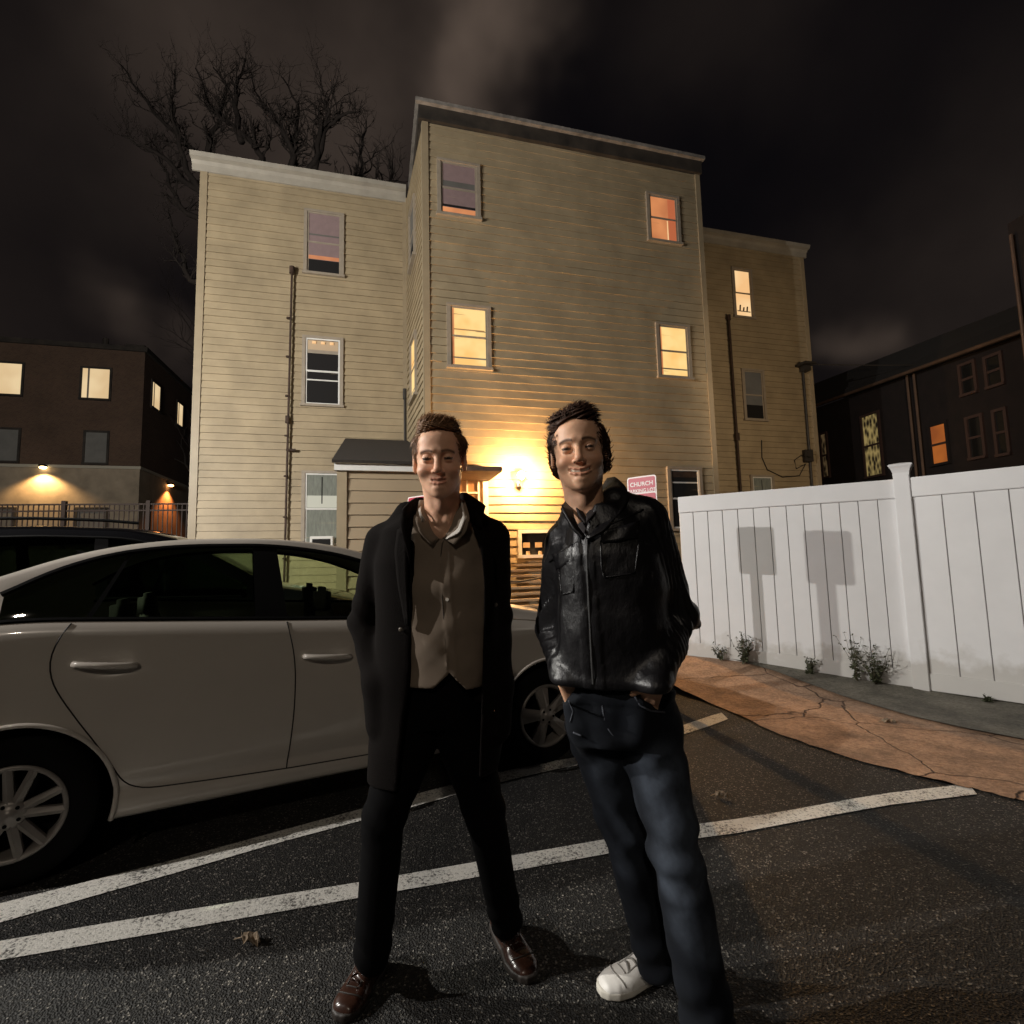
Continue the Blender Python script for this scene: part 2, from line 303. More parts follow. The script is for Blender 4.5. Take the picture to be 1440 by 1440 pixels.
# ------------------------------------------------------------------ the tan three-storey house
th=math.radians(75); F=V3(math.sin(th),math.cos(th),0); OUT=V3(math.cos(th),-math.sin(th),0)  # OUT points to the camera
Q=V3(-.88,9.7,0); Q2=Q-OUT*2.45
house=empty('apartment_house',(0,12,0),'tan clapboard three storey house with projecting middle bay and lit windows','house')
def clap(mb,O,ax,o,s0,s1,z0,z1,pitch=.163,proud=.02):
    z=z0; k=0
    while z<z1-1e-4:
        t=min(z+pitch,z1); pr=proud*(t-z)/pitch
        j=.0015*math.sin(k*7.3)
        a=O+ax*s0; b=O+ax*s1
        g=.006; n=max(2,int((s1-s0)/.55)); ss=np.linspace(s0,s1,n+1); jj=rng.normal(0,.0028,n+1); jz=rng.normal(0,.0012,n+1)
        rows=[[a_+o*d_+Zax*z_ for a_,d_,z_ in zip([O+ax*q for q in ss],dd_,zz_)] for dd_,zz_ in ((np.full(n+1,-.008),np.full(n+1,z)),(np.full(n+1,-.008),z+g+jz),(pr+jj,z+g+jz),(np.full(n+1,.001),np.full(n+1,t)))]
        mb.grid(rows[::-1])
        z=t; k+=1
# side wall of the projecting bay runs from the front corner to the wing corner
sl,sr=-.74,5.60; zt_mid=10.25
cornA=Q+F*sl; jl=Q2+F*(-.93); sideax=(jl-cornA); sideL=np.linalg.norm(sideax); sideax/=sideL; sideout=V3(-sideax[1],sideax[0],0); sideout*= -1 if sideout[0]>0 else 1
mb=MB()
clap(mb,Q,F,OUT,sl,sr,0.0,zt_mid)
clap(mb,Q2,F,OUT,-5.40,-.93,0.0,10.22)
clap(mb,Q2,F,OUT,5.60,10.95,0.0,10.40)
clap(mb,cornA,sideax,sideout,0,sideL,0.0,zt_mid)
wall=mb.build('clapboard_wall',MT['siding'],house,recalc=False)
mb=MB()
# solid cores behind the boards (so the house is closed from the side and above)
mb.box(Q,F,OUT,Zax,(sl+.02,sr-.01),(-2.6,-.02),(0,10.3)); mb.box(Q2,F,OUT,Zax,(-5.38,10.93),(-9,-.02),(0,10.25))
mb.build('house_core',MT['trim'],house)
def vtrim(O,ax,o,s,w,z0,z1,t=.035):
    mb=MB(); mb.box(O,ax,o,Zax,(s,s+w),(0,t),(z0,z1)); mb.build('corner_board',MT['trim'],house)
vtrim(Q,F,OUT,sl-.015,.11,0,zt_mid); vtrim(Q,F,OUT,sr-.11,.12,0,zt_mid)
vtrim(Q2,F,OUT,-5.44,.15,0,10.22); vtrim(Q2,F,OUT,10.86,.12,0,10.4); vtrim(Q2,F,OUT,-1.03,.09,0,10.2,.03); 
vtrim(cornA,sideax,sideout,-.03,.11,0,zt_mid,.032); vtrim(cornA,sideax,sideout,sideL-.09,.09,0,zt_mid,.03)
# cornices
def cornice(O,ax,o,s0,s1,z0,h,proj,name,m):
    mb=MB(); prof=[(0,0),(.04,0),(.06,h*.45),(proj*.55,h*.62),(proj,h*.70),(proj+.02,h),(-.3,h+.04)]
    P=[[O+ax*s+o*a+Zax*(z0+b) for (a,b) in prof] for s in (s0,s1)]
    mb.grid(P); n=len(prof)
    mb.add(P[0],[tuple(range(n))]); mb.add(P[1],[tuple(range(n))])
    return mb.build(name,m,house)
cornice(Q2,F,OUT,-5.60,-.95,10.17,.31,.22,'cornice',MT['cornice'])
cornice(Q2,F,OUT,5.6,11.08,10.36,.31,.20,'cornice',MT['cornice'])
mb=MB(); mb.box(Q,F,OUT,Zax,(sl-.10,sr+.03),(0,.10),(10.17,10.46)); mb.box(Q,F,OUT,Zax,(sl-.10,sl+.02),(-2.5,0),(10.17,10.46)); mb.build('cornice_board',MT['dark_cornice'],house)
mb=MB(); mb.box(Q,F,OUT,Zax,(sl-.16,sr+.08),(-2.6,.18),(10.463,10.54)); mb.build('roof_edge',mat('roof_edge_metal',(.22,.20,.18),.5,var=.4,vscale=6),house)

def window(O,ax,o,s0,s1,z0,z1,style,parent=house,fr=MT['winframe'],name='window'):
    w=s1-s0; h=z1-z0; t=.055
    mb=MB()   # casing
    mb.box(O,ax,o,Zax,(s0-.02,s0+t),(0,.055),(z0,z1)); mb.box(O,ax,o,Zax,(s1-t,s1+.02),(0,.055),(z0,z1))
    mb.box(O,ax,o,Zax,(s0-.02,s1+.02),(0,.062),(z1,z1+t)); mb.box(O,ax,o,Zax,(s0-.04,s1+.04),(0,.085),(z0-t,z0))
    f=mb.build(name,fr,parent,bevel=0)
    zm=z0+h*.5
    mb=MB()   # sashes
    a0,a1=s0+t,s1-t; q=.035
    for (b0,b1,d) in ((z0,zm+.015,.024),(zm-.015,z1,.036)):
        mb.box(O,ax,o,Zax,(a0,a0+q),(.020,d),(b0,b1)); mb.box(O,ax,o,Zax,(a1-q,a1),(.020,d),(b0,b1))
        mb.box(O,ax,o,Zax,(a0+q,a1-q),(.020,d),(b0,b0+q)); mb.box(O,ax,o,Zax,(a0+q,a1-q),(.020,d),(b1-q,b1))
    sh=mb.build('sash',MT['white'] if style in('curtain','dark','dark_bulbs') else fr,f)
    main={'yellow':'lit_yellow','orange':'lit_orange','cream':'lit_cream','mauve':'blind_mauve','mauve2':'blind_mauve','dark':'room','dark_bulbs':'room','curtain':'curtain','greyblind':'grey_blind'}[style]
    mb=MB(); mb.box(O,ax,o,Zax,(a0+.001,a1-.001),(.0225,.0232),(z0+.002,z1-.002)); mb.build('pane',MT[main],f)
    X=lambda n,m,s,z,d=(.0235,.0245): (lambda q: (q.box(O,ax,o,Zax,s,d,z), q.build(n,m,f))[1])(MB())
    if style=='mauve':
        X('lit_gap',MT['lit_orange'],(a0+q,a1-q),(z0+.05,z0+.15)); X('blind_rail',MT['room'],(a0+q,a1-q),(z0+.16,z0+.21)); X('blind_shadow',MT['grey_blind'],(a0+q,a1-q),(zm+.04,zm+.16))
    if style=='mauve2':
        X('lit_gap',MT['lit_orange'],(a0+q,a1-q),(z0+.33,z0+.42)); X('dark_gap',MT['room'],(a0+q,a1-q),(z0+.03,z0+.32)); X('blind_rail',MT['grey_blind'],(a0+q,a1-q),(zm+.17,zm+.21))
    if style=='dark_bulbs':
        X('shelf',MT['winframe'],(a0+q,a1-q),(zm+.42,zm+.50)); X('muntin',MT['white'],(a0+q,a1-q),(zm-.22,zm-.19))
        for k in range(3):
            m=MB(); c=O+ax*(a0+.18+k*.19)+Zax*(z1-.10)+o*.035; m.tube([c-ax*.04,c+ax*.04],.03); m.build('ceiling_bulb',MT['lit_cream'],f,smooth=True)
        X('valance',mat('lit_valance',(.4,.3,.2),.7,emit=(.5,.34,.2),estr=.25),(a0+.04,a1-.04),(zm+.50,z1-.045),(.0238,.0246))
    if style=='yellow':
        X('shade_rail',MT['winframe'],(a0+q,a1-q),(z0+.16,z0+.19)); X('shelf',mat('brown_shelf',(.3,.17,.08),.7,emit=(.6,.3,.1),estr=.3),(a0+q+.02,a1-q-.02),(zm+.13,zm+.155)) if s0<2 else None
        X('curtain_edge',MT['lit_orange'],(a0+q,a0+q+.035),(z0+.04,z1-.04))
    if style=='orange':
        X('curtain',mat('red_curtain',(.4,.15,.1),.8,emit=(.62,.15,.05),estr=.6),(a1-.22,a1-q),(z0+.04,z1-.04)); X('door_line',MT['lit_cream'],(a1-.26,a1-.235),(z0+.04,z0+.5))
    if style=='cream':
        X('sill_things',MT['winframe'],(a0+q+.02,a1-q-.02),(z0+.15,z0+.18))
        for k,hh in enumerate((.16,.10,.13)):
            m=MB(); m.tube([O+ax*(a0+.14+k*.12)+Zax*(z0+.18)+o*.03,O+ax*(a0+.16+k*.12)+Zax*(z0+.18+hh)+o*.03],.022); m.build('bottle',MT['pipe'],f)
    if style=='greyblind': X('dark_gap',MT['room'],(a0+q,a1-q),(z0+.035,z0+.42))
    if style=='curtain':
        X('curtain_gap',MT['room'],(a0+w*.40,a0+w*.43),(zm+.12,z1-.08)); X('lace',mat('lace',(.55,.56,.5),.9,emit=(.4,.42,.34),estr=.10),(a0+q,a1-q),(zm+.03,zm+.30),(.0236,.0242))
    if style=='dark': X('shade',MT['pipe'],(a0+q,a1-q),(z1-.17,z1-.05)); X('meeting_rail',MT['white'],(a0+q,a1-q),(z1-.30,z1-.27))
    return f
window(Q,F,OUT,-.46,.38,8.27,9.38,'mauve'); window(Q,F,OUT,-.30,.54,5.15,6.36,'yellow')
window(Q,F,OUT,4.20,5.00,8.40,9.46,'orange'); window(Q,F,OUT,4.27,5.08,5.27,6.42,'yellow'); window(Q,F,OUT,4.36,5.17,1.95,3.22,'dark')
window(Q2,F,OUT,-3.25,-2.40,8.10,9.58,'mauve2'); window(Q2,F,OUT,-3.25,-2.40,4.98,6.52,'dark_bulbs'); window(Q2,F,OUT,-3.22,-2.37,1.80,3.40,'curtain')
window(Q2,F,OUT,8.36,9.03,8.24,9.66,'cream'); window(Q2,F,OUT,8.47,9.20,5.20,6.62,'greyblind'); window(Q2,F,OUT,8.52,9.28,2.1,3.54,'curtain')
window(cornA,sideax,sideout,1.0,1.75,8.0,9.3,'greyblind'); window(cornA,sideax,sideout,.95,1.7,4.9,6.2,'yellow')
# basement window
mb=MB(); mb.box(Q,F,OUT,Zax,(1.00,1.07),(0,.09),(1.46,1.95)); mb.box(Q,F,OUT,Zax,(1.07,2.35),(0,.09),(1.88,1.95)); mb.box(Q,F,OUT,Zax,(2.35,2.42),(0,.09),(1.46,1.95)); mb.box(Q,F,OUT,Zax,(.98,2.44),(0,.12),(1.40,1.46))
bw=mb.build('basement_window',MT['white'],house)
mb=MB(); mb.box(Q,F,OUT,Zax,(1.07,2.35),(.022,.03),(1.46,1.88)); mb.build('pane',MT['room'],bw)
pj=mat('pale_jar',(.5,.35,.2),.6)
for k in range(5):
    mb=MB(); mb.box(Q,F,OUT,Zax,(1.10+k*.25,1.24+k*.25),(.035,.055),(1.60,1.70)); mb.build('stored_box',pj,bw)
    mb=MB(); mb.tube([Q+F*(1.2+k*.25)+OUT*.05+Zax*1.46,Q+F*(1.2+k*.25)+OUT*.05+Zax*1.53],.04); mb.build('stored_jar',pj,bw)
# air conditioner in the left ground-floor window
mb=MB(); mb.box(Q2,F,OUT,Zax,(-3.02,-2.55),(.04,.34),(1.62,1.98)); ac=mb.build('air_conditioner',MT['white'],house,bevel=.01)
mb=MB(); mb.box(Q2,F,OUT,Zax,(-2.97,-2.60),(.335,.345),(1.66,1.92)); mb.build('grille',MT['room'],ac)
# waste pipes
def pipe(name,pts,r,m,extra=[]):
    mb=MB(); mb.tube(pts,r,8)
    for e_ in extra: mb.tube(e_[:2],e_[2],8)
    return mb.build(name,m,house,smooth=False)
pl=lambda O,s,z,d: O+F*s+Zax*z+OUT*d
pipe('vent_pipe',[pl(Q2,-3.56,0,.09),pl(Q2,-3.50,8.1,.09)],.025,MT['pipe'],[(pl(Q2,-3.50,7.98,.09),pl(Q2,-3.50,8.14,.09),.06),(pl(Q2,-3.54,4.5,.09),pl(Q2,-3.54,4.66,.09),.05),(pl(Q2,-3.56,3.9,.09),pl(Q2,-3.36,3.9,.09),.03)]+[(pl(Q2,-3.555,z,.09),pl(Q2,-3.555,z+.03,.09),.047) for z in np.arange(.6,7.5,.9)])
pipe('vent_pipe',[pl(Q2,8.13,0,.09),pl(Q2,8.10,8.15,.09)],.036,MT['pipe'],[(pl(Q2,8.10,8.05,.09),pl(Q2,8.10,8.2,.09),.06),(pl(Q2,8.12,4.55,.09),pl(Q2,8.12,4.75,.09),.07)])
pipe('corner_conduit',[pl(Q2,-.99,0,.06),pl(Q2,-.99,5.2,.06)],.03,MT['cable'],[(pl(Q2,-.99,5.2,.06),pl(Q2,-.99,5.45,.06),.05)])
# cables and meter on the right wing
pipe('service_cable',[pl(Q2,8.98,4.6,.03),pl(Q2,8.95,4.1,.03),pl(Q2,9.1,3.75,.03),pl(Q2,9.6,3.55,.03),pl(Q2,10.2,3.6,.03),pl(Q2,10.45,3.95,.03)],.014,MT['cable'])
pipe('service_cable',[pl(Q2,10.45,3.95,.04),pl(Q2,10.1,3.8,.04),pl(Q2,10.05,4.05,.05),pl(Q2,10.3,4.2,.05),pl(Q2,10.5,4.1,.05)],.014,MT['cable'])
pipe('service_conduit',[pl(Q2,10.58,2.8,.07),pl(Q2,10.58,6.9,.07)],.035,MT['cable'])
mb=MB(); mb.box(Q2,F,OUT,Zax,(10.36,10.62),(.03,.16),(4.0,4.35)); mb.tube([pl(Q2,10.4,4.2,.15),pl(Q2,10.4,4.2,.26)],.085,12); mb.build('electric_meter',MT['cable'],house)
mb=MB(); mb.box(Q2,F,OUT,Zax,(10.35,10.75),(.03,.4),(6.85,6.91)); mb.box(Q2,F,OUT,Zax,(10.5,10.7),(.03,.25),(6.7,6.85)); mb.build('service_head',MT['cable'],house)
# shed-roofed entry in the nook with open porch on its right
OE=Q+OUT*1.05
eS0=None
def s_at(px,py,O):
    d=ray(px,py); P=EYEP+d*((O-EYEP)@OUT)/(d@OUT); return float((P-O)@F),float(P[2])
e0,ez=s_at(476,657,OE); e1,_=s_at(640,657,OE); e2,_=s_at(704,657,OE)
entry_h=ez
mb=MB(); clap(mb,OE,F,OUT,e0+.02,e1,0,ez-.06,pitch=.195,proud=.024)
clap(mb,OE+F*e0,-OUT,-F,0,3.5,0,ez-.06,pitch=.195,proud=.024)
mb.box(OE,F,OUT,Zax,(e0+.03,e1-.01),(-3.4,-.02),(0,ez-.07))
mb.build('entry_wall',MT['siding2'],house,recalc=False)
vtrim(OE,F,OUT,e0-.02,.15,0,ez-.065,.04); vtrim(OE,F,OUT,e1-.10,.12,0,ez-.065,.04)
mb=MB(); mb.box(OE,F,OUT,Zax,(e0-.06,e1+.05),(0,.09),(ez-.062,ez+.05)); mb.build('entry_fascia',MT['white'],house)
rt0,rz0=s_at(481,622,Q2)
mb=MB()
A=[OE+F*(e0-.09)+OUT*.14+Zax*(ez+.045),OE+F*e2+OUT*.14+Zax*(ez+.045),OE+F*e2-OUT*1.04+Zax*(ez+.045+.38),Q2+F*(-.96)+OUT*.03+Zax*rz0,Q2+F*rt0+OUT*.03+Zax*rz0]
A[3]=OE+F*(-.74)-OUT*1.05+Zax*(ez+.42); 
k=(rz0-ez-.045)/3.5
def rp_(s,d): return OE+F*s-OUT*d+Zax*(ez+.045+k*(d+.14))
ro=[[rp_(e0-.09+(e1+.10-e0+.09)*i/12,-.14+1.17*j/3) for j in range(4)] for i in range(13)]
mb.sheet(ro,.05)
ro=[[rp_(e0-.09+( -.76-e0+.09)*i/6,1.03+2.45*j/3) for j in range(4)] for i in range(7)]
mb.sheet(ro,.05)
mb.build('entry_roof',MT['shingle'],house)
mb=MB(); mb.box(OE,F,OUT,Zax,(e1+.11,e2),(-1.03,.12),(ez-.03,ez+.05)); mb.build('porch_soffit',mat('brown_soffit',(.13,.08,.05),.7,var=.3),house)
# door with glazed grid in the middle wall under the porch
d0,_=s_at(646,700,Q); d1,_=s_at(701,700,Q); dz=s_at(660,664,Q)[1]
mb=MB(); mb.box(Q,F,OUT,Zax,(d0-.55,d1-.32),(0,.06),(0,dz)); door=mb.build('entrance_door',mat('door_paint',(.42,.28,.17),.5,var=.15),house)
mb=MB(); mb.box(Q,F,OUT,Zax,(d1-.32,d1-.22),(0,.09),(0,dz+.1)); mb.box(Q,F,OUT,Zax,(d0-.6,d1-.22),(0,.085),(dz,dz+.1)); mb.build('door_casing',MT['white'],house)
g0,g1=d0-.30,d0+.36; gz1=dz-.14; gz0=dz-.95
mb=MB(); mb.box(Q,F,OUT,Zax,(g0,g1),(.062,.066),(gz0,gz1)); mb.build('door_glass',mat('amber_curtain_glass',(.25,.13,.06),.35,emit=(.5,.2,.06),estr=.25,var=.3),door)
mb=MB()
for i in range(4): s=g0+(g1-g0)*i/3; mb.box(Q,F,OUT,Zax,(s-.016,s+.016),(.066,.085),(gz0,gz1))
for i in range(4): z=gz0+(gz1-gz0)*i/3; mb.box(Q,F,OUT,Zax,(g0-.016,g1+.016),(.067,.083),(z-.016,z+.016))
mb.build('muntin',MT['white'],door)
# low bulkhead with plank top below the basement window
mb=MB()
for k in range(9): mb.box(Q,F,OUT,Zax,(.35+.0*k,3.2),(.10+.13*k,.225+.13*k),(1.25-.10*k,1.29-.10*k))
mb.box(Q,F,OUT,Zax,(.35,3.2),(.03,1.2),(0,.42)); mb.build('cellar_bulkhead',MT['siding2'],house)
pipe('garden_hose',[pl(Q,.3,1.02,.75),pl(Q,.8,.98,.80),pl(Q,1.3,1.05,.78),pl(Q,1.8,.95,.8)],.018,MT['cable'])
settle(house)
# wall lamp
LP=EYEP+ray(733,668)*(((Q+OUT*.22)-EYEP)@OUT)/(ray(733,668)@OUT)
wl=empty('wall_lamp',tuple(LP),'blazing warm security lamp on the clapboard wall right of the entrance','lamp')
mb=MB(); b0=LP-OUT*.20; mb.box(b0,F,OUT,Zax,(-.045,.045),(0,.03),(-.20,-.11)); mb.tube([b0+OUT*.03-Zax*.15,b0+OUT*.12-Zax*.15,LP-Zax*.08],.012); mb.build('bracket',MT['white'],wl)  # bracket and socket are white to paint the bulb's glare on them
def ball(mb,c,r,n=12,m_=8,sq=(1,1,1),mi=0):
    P=[[np.array(c)+V3(r*math.sin(math.pi*i/m_)*math.cos(2*math.pi*j/n)*sq[0],r*math.sin(math.pi*i/m_)*math.sin(2*math.pi*j/n)*sq[1],r*math.cos(math.pi*i/m_)*sq[2]) for j in range(n+1)] for i in range(m_+1)]
    mb.grid(P,mi)
mb=MB(); ball(mb,LP+Zax*.0,.075); mb.build('bulb',mat('hot_bulb',(1,1,1),.5,emit=(1,.80,.48),estr=60),wl,smooth=True)
mb=MB(); mb.tube([LP-Zax*.10,LP-Zax*.075],[.03,.045],16); mb.build('socket',MT['white'],wl)
settle(wl)
lamp('wall_lamp_light',tuple(LP+OUT*.09+V3(0,0,.0)),720,(1.0,.56,.22),.05)

# ------------------------------------------------------------------ vinyl fence
fence=empty('vinyl_fence',(3.85,5.02,0),'tall white vinyl privacy fence running beside the cracked concrete','fence')
def bay(A,B,za,zb,ztop,n,first=0):
    A=V3(*A,0); B=V3(*B,0); L=np.linalg.norm(B-A); ax=(B-A)/L; o=V3(ax[1],-ax[0],0)
    if o[1]>0: o=-o
    def zz(s): return za+(zb-za)*s/L
    P=lambda s,d,z: A+ax*s+o*d+Zax*z
    mb=MB()
    # tongue and groove boards
    w=L/n
    for i in range(n):
        s0,s1=i*w,(i+1)*w; c=.006
        prof=[(s0,.0),(s0+c,.010),(s1-c,.010),(s1,.0)]
        zb0=max(zz(s0),zz(s1))+.04
        mb.grid([[P(a,d,zb0+.10) for a,d in prof],[P(a,d,ztop-.18) for a,d in prof]])
        mb.grid([[P(a,-d-.02,zb0+.10) for a,d in prof],[P(a,-d-.02,ztop-.18) for a,d in prof]])
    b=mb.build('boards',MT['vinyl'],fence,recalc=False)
    mb=MB()
    for i in range(1,n):
        s=i*w; mb.box(A,ax,o,Zax,(s-.0028,s+.0028),(-.004,.0062),(zz(s)+.16,ztop-.18))
    mb.build('board_groove',MT['groove'],b)
    mb=MB(); mb.box(A,ax,o,Zax,(0,L),(-.045,.030),(ztop-.19,ztop)); mb.build('top_rail',MT['vinyl'],fence,bevel=.005)
    mb=MB(); vs=[P(s,d,z) for s in (0,L) for d in (-.04,.026) for z in (zz(s)+.012,zz(s)+.17)]
    mb.add(vs,[(0,1,3,2),(4,6,7,5),(0,4,5,1),(2,3,7,6),(0,2,6,4),(1,5,7,3)]); mb.build('bottom_rail',MT['vinyl'],fence,bevel=.004)
PST=V3(3.87,5.03,0)
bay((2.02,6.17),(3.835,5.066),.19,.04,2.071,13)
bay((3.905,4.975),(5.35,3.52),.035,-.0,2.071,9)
mb=MB(); a=V3(.74,-.67,0); b=V3(.67,.74,0)
mb.box(PST,a,b,Zax,(-.065,.065),(-.065,.065),(0.03,2.12)); mb.build('fence_post',MT['vinyl'],fence,bevel=.006)
mb=MB(); P=[]
for r_,z in ((.066,2.10),(.066,2.125),(.072,2.15),(.082,2.175),(.095,2.195),(.097,2.205),(.085,2.215),(.002,2.232)):
    P.append([PST+a*x*r_+b*y*r_+Zax*z for x,y in ((-1,-1),(1,-1),(1,1),(-1,1),(-1,-1))])
mb.grid(P); mb.build('post_cap',MT['vinyl'],fence)
settle(fence)

# ------------------------------------------------------------------ parking signs on posts
MT['sign_red']=mat('sign_red',(.42,.012,.045),.4,var=.05); MT['sign_white']=mat('sign_white',(.78,.70,.68),.4); MT['galv']=mat('sign_post_steel',(.12,.11,.10),.55,var=.2)
def text_mesh(body,size,name,m,parent,mtx):
    c=bpy.data.curves.new(name,'FONT'); c.body=body; c.size=size; c.align_x='CENTER'; c.align_y='CENTER'; c.extrude=.0006; c.offset=.0012*size/.05
    t=bpy.data.objects.new('tmp',c); COL.objects.link(t); dg=bpy.context.evaluated_depsgraph_get(); me=bpy.data.meshes.new_from_object(t.evaluated_get(dg)); bpy.data.objects.remove(t)
    me.transform(mtx); me.materials.clear(); o=link(name,me,m,parent); return o
def rrect(w,h,r,n=5):
    p=[]
    for cx,cy,a0 in ((w-r,h-r,0),(-w+r,h-r,90),(-w+r,-h+r,180),(w-r,-h+r,270)):
        for i in range(n+1): t=math.radians(a0+90*i/n); p.append((cx+r*math.cos(t),cy+r*math.sin(t)))
    return p
def parking_sign(base,ang,label,ztop):
    root=empty('parking_sign',tuple(base),label,'sign','red parking signs on steel posts')
    nrm=V3(math.cos(ang),math.sin(ang),0); ax=V3(-nrm[1],nrm[0],0) # ax: reading direction
    if np.cross(ax,Zax)@nrm<0: ax=-ax
    zc=ztop-.23; base=np.array(base,float)
    mb=MB(); mb.box(V3(base[0],base[1],0),ax,nrm,Zax,(-.036,.036),(-.080,-.008),(base[2],ztop-.02)); mb.build('post',MT['galv'],root)
    def plate(w,h,r,d0,d1,name,m,dz=0):
        mb=MB(); pr=rrect(w,h,r); n=len(pr); c=V3(base[0],base[1],zc+dz)
        vs=[c+ax*x+Zax*y+nrm*d for d in (d0,d1) for x,y in pr]
        mb.add(vs,[tuple(range(n))[::-1],tuple(range(n,2*n))]+[(i,(i+1)%n,n+(i+1)%n,n+i) for i in range(n)]); return mb.build(name,m,root)
    plate(.1525,.2285,.025,-.006,-.001,'sign_plate',MT['sign_white'])
    plate(.140,.072,.018,0,.0015,'red_field',MT['sign_red'],dz=.143)
    plate(.140,.135,.018,0,.0015,'red_field',MT['sign_red'],dz=-.08)
    m=Matrix.Identity(4)
    for i in range(3): m[i][0]=ax[i]; m[i][1]=Zax[i]; m[i][2]=nrm[i]
    def T(body,size,dz,mm,d=.0030):
        m2=m.copy(); 
        for i,v in enumerate((base[0]+nrm[0]*d,base[1]+nrm[1]*d,zc+dz)): m2[i][3]=v
        text_mesh(body,size,'lettering',mm,root,m2)
    T('CHURCH',.058,.150,MT['sign_white']); T('PARKING LOT',.047,.085,MT['sign_red'] if 0 else MT['sign_white'])
    settle(root); return root
sb=atY(903,700,4.95); parking_sign((sb[0],sb[1],gz(sb[0],sb[1])),math.radians(180+50),'red CHURCH PARKING LOT sign above the shoulder of the man in the shiny jacket',2.15)
sb=atY(585,700,6.2); parking_sign((sb[0],sb[1],0),math.radians(180+52),'red and white sign showing at the collar of the man in the long coat',2.17)

# ------------------------------------------------------------------ brick apartment block on the left
thB=math.radians(75); QB=atY(197,657,22.5)*V3(1,1,0)
def brick_mat():
    m=bpy.data.materials.new('brick'); m.use_nodes=True; t=m.node_tree; b=t.nodes['Principled BSDF']; n=t.nodes.new; l=t.links.new
    co=n('ShaderNodeTexCoord'); mp=n('ShaderNodeMapping'); mp.inputs['Rotation'].default_value=(math.radians(90),0,math.radians(15)); l(co.outputs['Object'],mp.inputs[0])
    br=n('ShaderNodeTexBrick'); br.inputs['Scale'].default_value=4.5; br.inputs['Color1'].default_value=(.13,.075,.045,1); br.inputs['Color2'].default_value=(.10,.055,.035,1); br.inputs['Mortar'].default_value=(.16,.12,.09,1); br.inputs['Mortar Size'].default_value=.015
    l(mp.outputs[0],br.inputs[0]); n2=n('ShaderNodeTexNoise'); n2.inputs['Scale'].default_value=.9; l(co.outputs['Object'],n2.inputs[0])
    mx=n('ShaderNodeMixRGB'); mx.blend_type='MULTIPLY'; mx.inputs[0].default_value=.5; l(br.outputs[0],mx.inputs[1]); l(n2.outputs[0],mx.inputs[2]); l(mx.outputs[0],b.inputs['Base Color']); b.inputs['Roughness'].default_value=.9; return m
MT['brick']=brick_mat(); MT['stone']=mat('painted_stone',(.30,.24,.17),.8,var=.25,vscale=1.5); MT['stone_band']=mat('stone_band',(.42,.38,.30),.7)
bb=empty('brick_building',tuple(QB),'dark brick apartment block with bright square upper windows beyond the iron railing','building')
mb=MB(); mb.box(QB,F,OUT,Zax,(-14,0),(-10,0),(5.93,11.2)); mb.build('upper_wall',MT['brick'],bb)
mb=MB(); mb.box(QB,F,OUT,Zax,(-14,-.01),(-10,-.01),(0,5.90)); mb.build('ground_floor_wall',MT['stone'],bb)
mb=MB(); mb.box(QB,F,OUT,Zax,(-14,.05),(-10,.06),(5.80,5.925)); mb.build('stone_band',MT['stone_band'],bb)
mb=MB(); mb.box(QB,F,OUT,Zax,(-14,.12),(-10.1,.10),(11.2,11.42)); mb.build('parapet',MT['dark_cornice'],bb)
mb=MB(); mb.box(QB,F,OUT,Zax,(-1.3,-.5),(-2.2,-1.2),(11.42,12.0)); mb.build('roof_vent_box',MT['dark_cornice'],bb)
mb=MB(); mb.tube([QB+F*-2.0-OUT*1+Zax*11.4,QB+F*-2.0-OUT*1+Zax*12.1],.12); mb.build('roof_pipe',MT['dark_cornice'],bb)
def bwin(O,ax,o,s0,s1,z0,z1,m,nm='window',fr=True):
    mb=MB(); t=.09
    mb.box(O,ax,o,Zax,(s0-t,s1+t),(0,.05),(z1,z1+t)); mb.box(O,ax,o,Zax,(s0-t,s1+t),(0,.10),(z0-t,z0)); mb.box(O,ax,o,Zax,(s0-t,s0),(0,.05),(z0,z1)); mb.box(O,ax,o,Zax,(s1,s1+t),(0,.05),(z0,z1))
    w=mb.build(nm,MT['dark_cornice'],bb); mb=MB(); mb.box(O,ax,o,Zax,(s0+.002,s1-.002),(.003,.02),(z0+.002,z1-.002)); mb.build('pane',m,w)
    if m is MT['lit_pale']:
        mb=MB(); mb.box(O,ax,o,Zax,(s0+.2,s0+.27),(.021,.03),(z0,z1)); mb.build('blind_edge',MT['winframe'],w)
    return w
for s0,s1 in ((-5.75,-4.55),(-2.35,-1.32)): bwin(QB,F,OUT,s0,s1,8.93,10.28,MT['lit_pale'])
for s0,s1 in ((-5.72,-4.52),(-2.10,-1.30)): bwin(QB,F,OUT,s0,s1,6.05,7.4,MT['grey_blind'])
for s0,s1 in ((-5.7,-4.5),(-2.25,-1.2)): bwin(QB,F,OUT,s0,s1,2.6,4.0,MT['grey_blind'])
SB=-OUT
for s0,s1 in ((.85,1.75),(4.0,4.8)): bwin(QB,SB,F,s0,s1,8.95,10.15,MT['lit_pale'])
settle(bb)
def downlight(P,o,label,col,pw,cone=100,aim=-2.2,ecol=(1,.8,.5)):
    r=empty('wall_lamp',tuple(P),label,'lamp'); mb=MB(); ax=V3(-o[1],o[0],0)
    mb.box(P,ax,o,Zax,(-.12,.12),(0,.22),(.04,.12)); mb.build('hood',MT['black_plastic'],r)
    mb=MB(); ball(mb,P+o*.13,.10,sq=(1.3,1.3,.6)); mb.build('bulb',mat('lamp_bulb',(1,1,1),.5,emit=ecol,estr=12),r,smooth=True); settle(r)
    lamp('wall_lamp_light',tuple(P+o*.35-Zax*.1),pw,col,.06,'SPOT',tuple(P+o*.30+Zax*aim),cone,.5)
